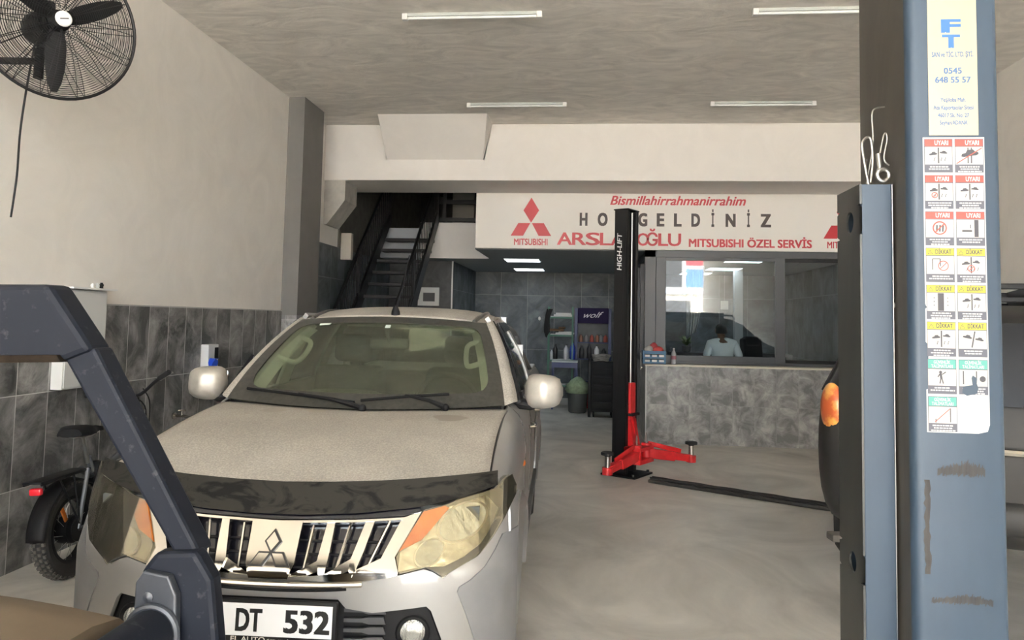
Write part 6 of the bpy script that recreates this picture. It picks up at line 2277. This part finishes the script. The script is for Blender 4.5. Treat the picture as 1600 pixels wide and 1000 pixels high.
skin_mesh('body', pts, edges, rad, skin_m, TM)
# face features on the far side of the head, ears
mb = MB()
mb.tube([(0, 0.245, 1.60), (0, 0.272, 1.565), (0, 0.255, 1.55)], [0.010, 0.016, 0.012], 8)
for s in (1, -1):
    mb.ball((s * 0.080, 0.155, 1.575), (0.012, 0.022, 0.034), 10, 8)
mb.build('ears_and_nose', skin_m, TM)
mb = MB()
for s in (1, -1):
    mb.ball((s * 0.03, 0.25, 1.597), (0.013, 0.008, 0.008), 10, 6)
mb.build('eyes', hair_m, TM)
mb = MB()
mb.ball((0, 0.247, 1.525), (0.024, 0.01, 0.007), 10, 6)
mb.build('mouth', mat('lips', (0.22, 0.08, 0.065), 0.5), TM)
mb = MB()
rr = []
for j in range(13):
    t = j / 12
    th = math.pi * (1 - t * 0.60)
    r_ = max(math.sin(th), 0.02)
    rr.append([V((0.086 * r_ * math.cos(a), 0.155 + 0.100 * r_ * math.sin(a) - 0.012, 1.590 - 0.088 * math.cos(th) - (0.03 * t if math.sin(a) < 0.2 else -0.035 * t))) for a in (2 * math.pi * i / 24 for i in range(24))])
mb.rings(rr)
mb.build('hair', hair_m, TM, angle=80)
# shirt: torso and half sleeves, a little larger than the body
spts = [(0, 0.0, 0.90), (0, 0.02, 1.08), (0, 0.05, 1.26), (0, 0.09, 1.395), (0, 0.12, 1.445)]
sr = [(0.172, 0.130), (0.168, 0.122), (0.186, 0.132), (0.150, 0.105), (0.070, 0.070)]
se = [(0, 1), (1, 2), (2, 3), (3, 4)]
for s in (1, -1):
    k = len(spts)
    ex_ = 0.30 if s > 0 else 0.25
    spts += [(s * 0.178, 0.085, 1.375), (s * (0.178 + (ex_ - 0.178) * 0.5), 0.103, 1.25), (s * (0.178 + (ex_ - 0.178) * 0.92), 0.118, 1.15)]
    sr += [0.074, 0.066, 0.060]
    se += [(3, k), (k, k + 1), (k + 1, k + 2)]
skin_mesh('shirt', spts, se, sr, shirt_m, TM)
tpts = [(0, 0.0, 0.93), (0.095, 0.0, 0.85), (0.105, -0.03, 0.48), (0.11, -0.08, 0.08), (-0.095, 0.0, 0.85), (-0.105, -0.03, 0.48), (-0.11, -0.08, 0.08)]
skin_mesh('trousers', tpts, [(0, 1), (1, 2), (2, 3), (0, 4), (4, 5), (5, 6)], [(0.165, 0.125), 0.102, 0.075, 0.062, 0.102, 0.075, 0.062], trouser_m, TM)
for s in (1, -1):
    MB().obox((s * 0.118, -0.005, 0.045), (0.10, 0.27, 0.09), None, 0.035, 3).build('shoe', black_plastic, TM)

# outside: advertising board hanging over the street, seen only mirrored in the office glass
mb = MB()
mb.slot(0).box(-1.1, 1.1, -0.06, 0.06, -0.75, 0.75, 0.01)
mb.slot(1).box(-1.0, -0.2, 0.06, 0.07, -0.65, 0.65)
mb.slot(2).box(-0.05, 1.0, 0.06, 0.07, 0.35, 0.65)
mb.slot(3).box(-0.05, 1.0, 0.06, 0.07, -0.65, 0.2)
ad = mb.build('advertising_board', [white_plastic, dark_grey, mat('ad_red', (0.5, 0.05, 0.06), 0.5), mat('ad_blue', (0.08, 0.16, 0.35), 0.5)], loc=(4.6, -13.0, 4.0), smooth=False)
tag(ad, 'white and blue advertising board across the street, mirrored in the office window', 'sign')
# loose cable on the right wall
mb = MB()
mb.tube(smoothpath([(0, 0, 0.10), (-0.02, -0.15, 0.02), (-0.02, -0.4, -0.03), (-0.015, -0.8, -0.08)], 6), 0.008, 6)
tag(mb.build('wall_cable', black_plastic, loc=(XR - 0.01, 7.6, 3.0)), 'thin loose cable on the right wall beside the lift column', 'cable')
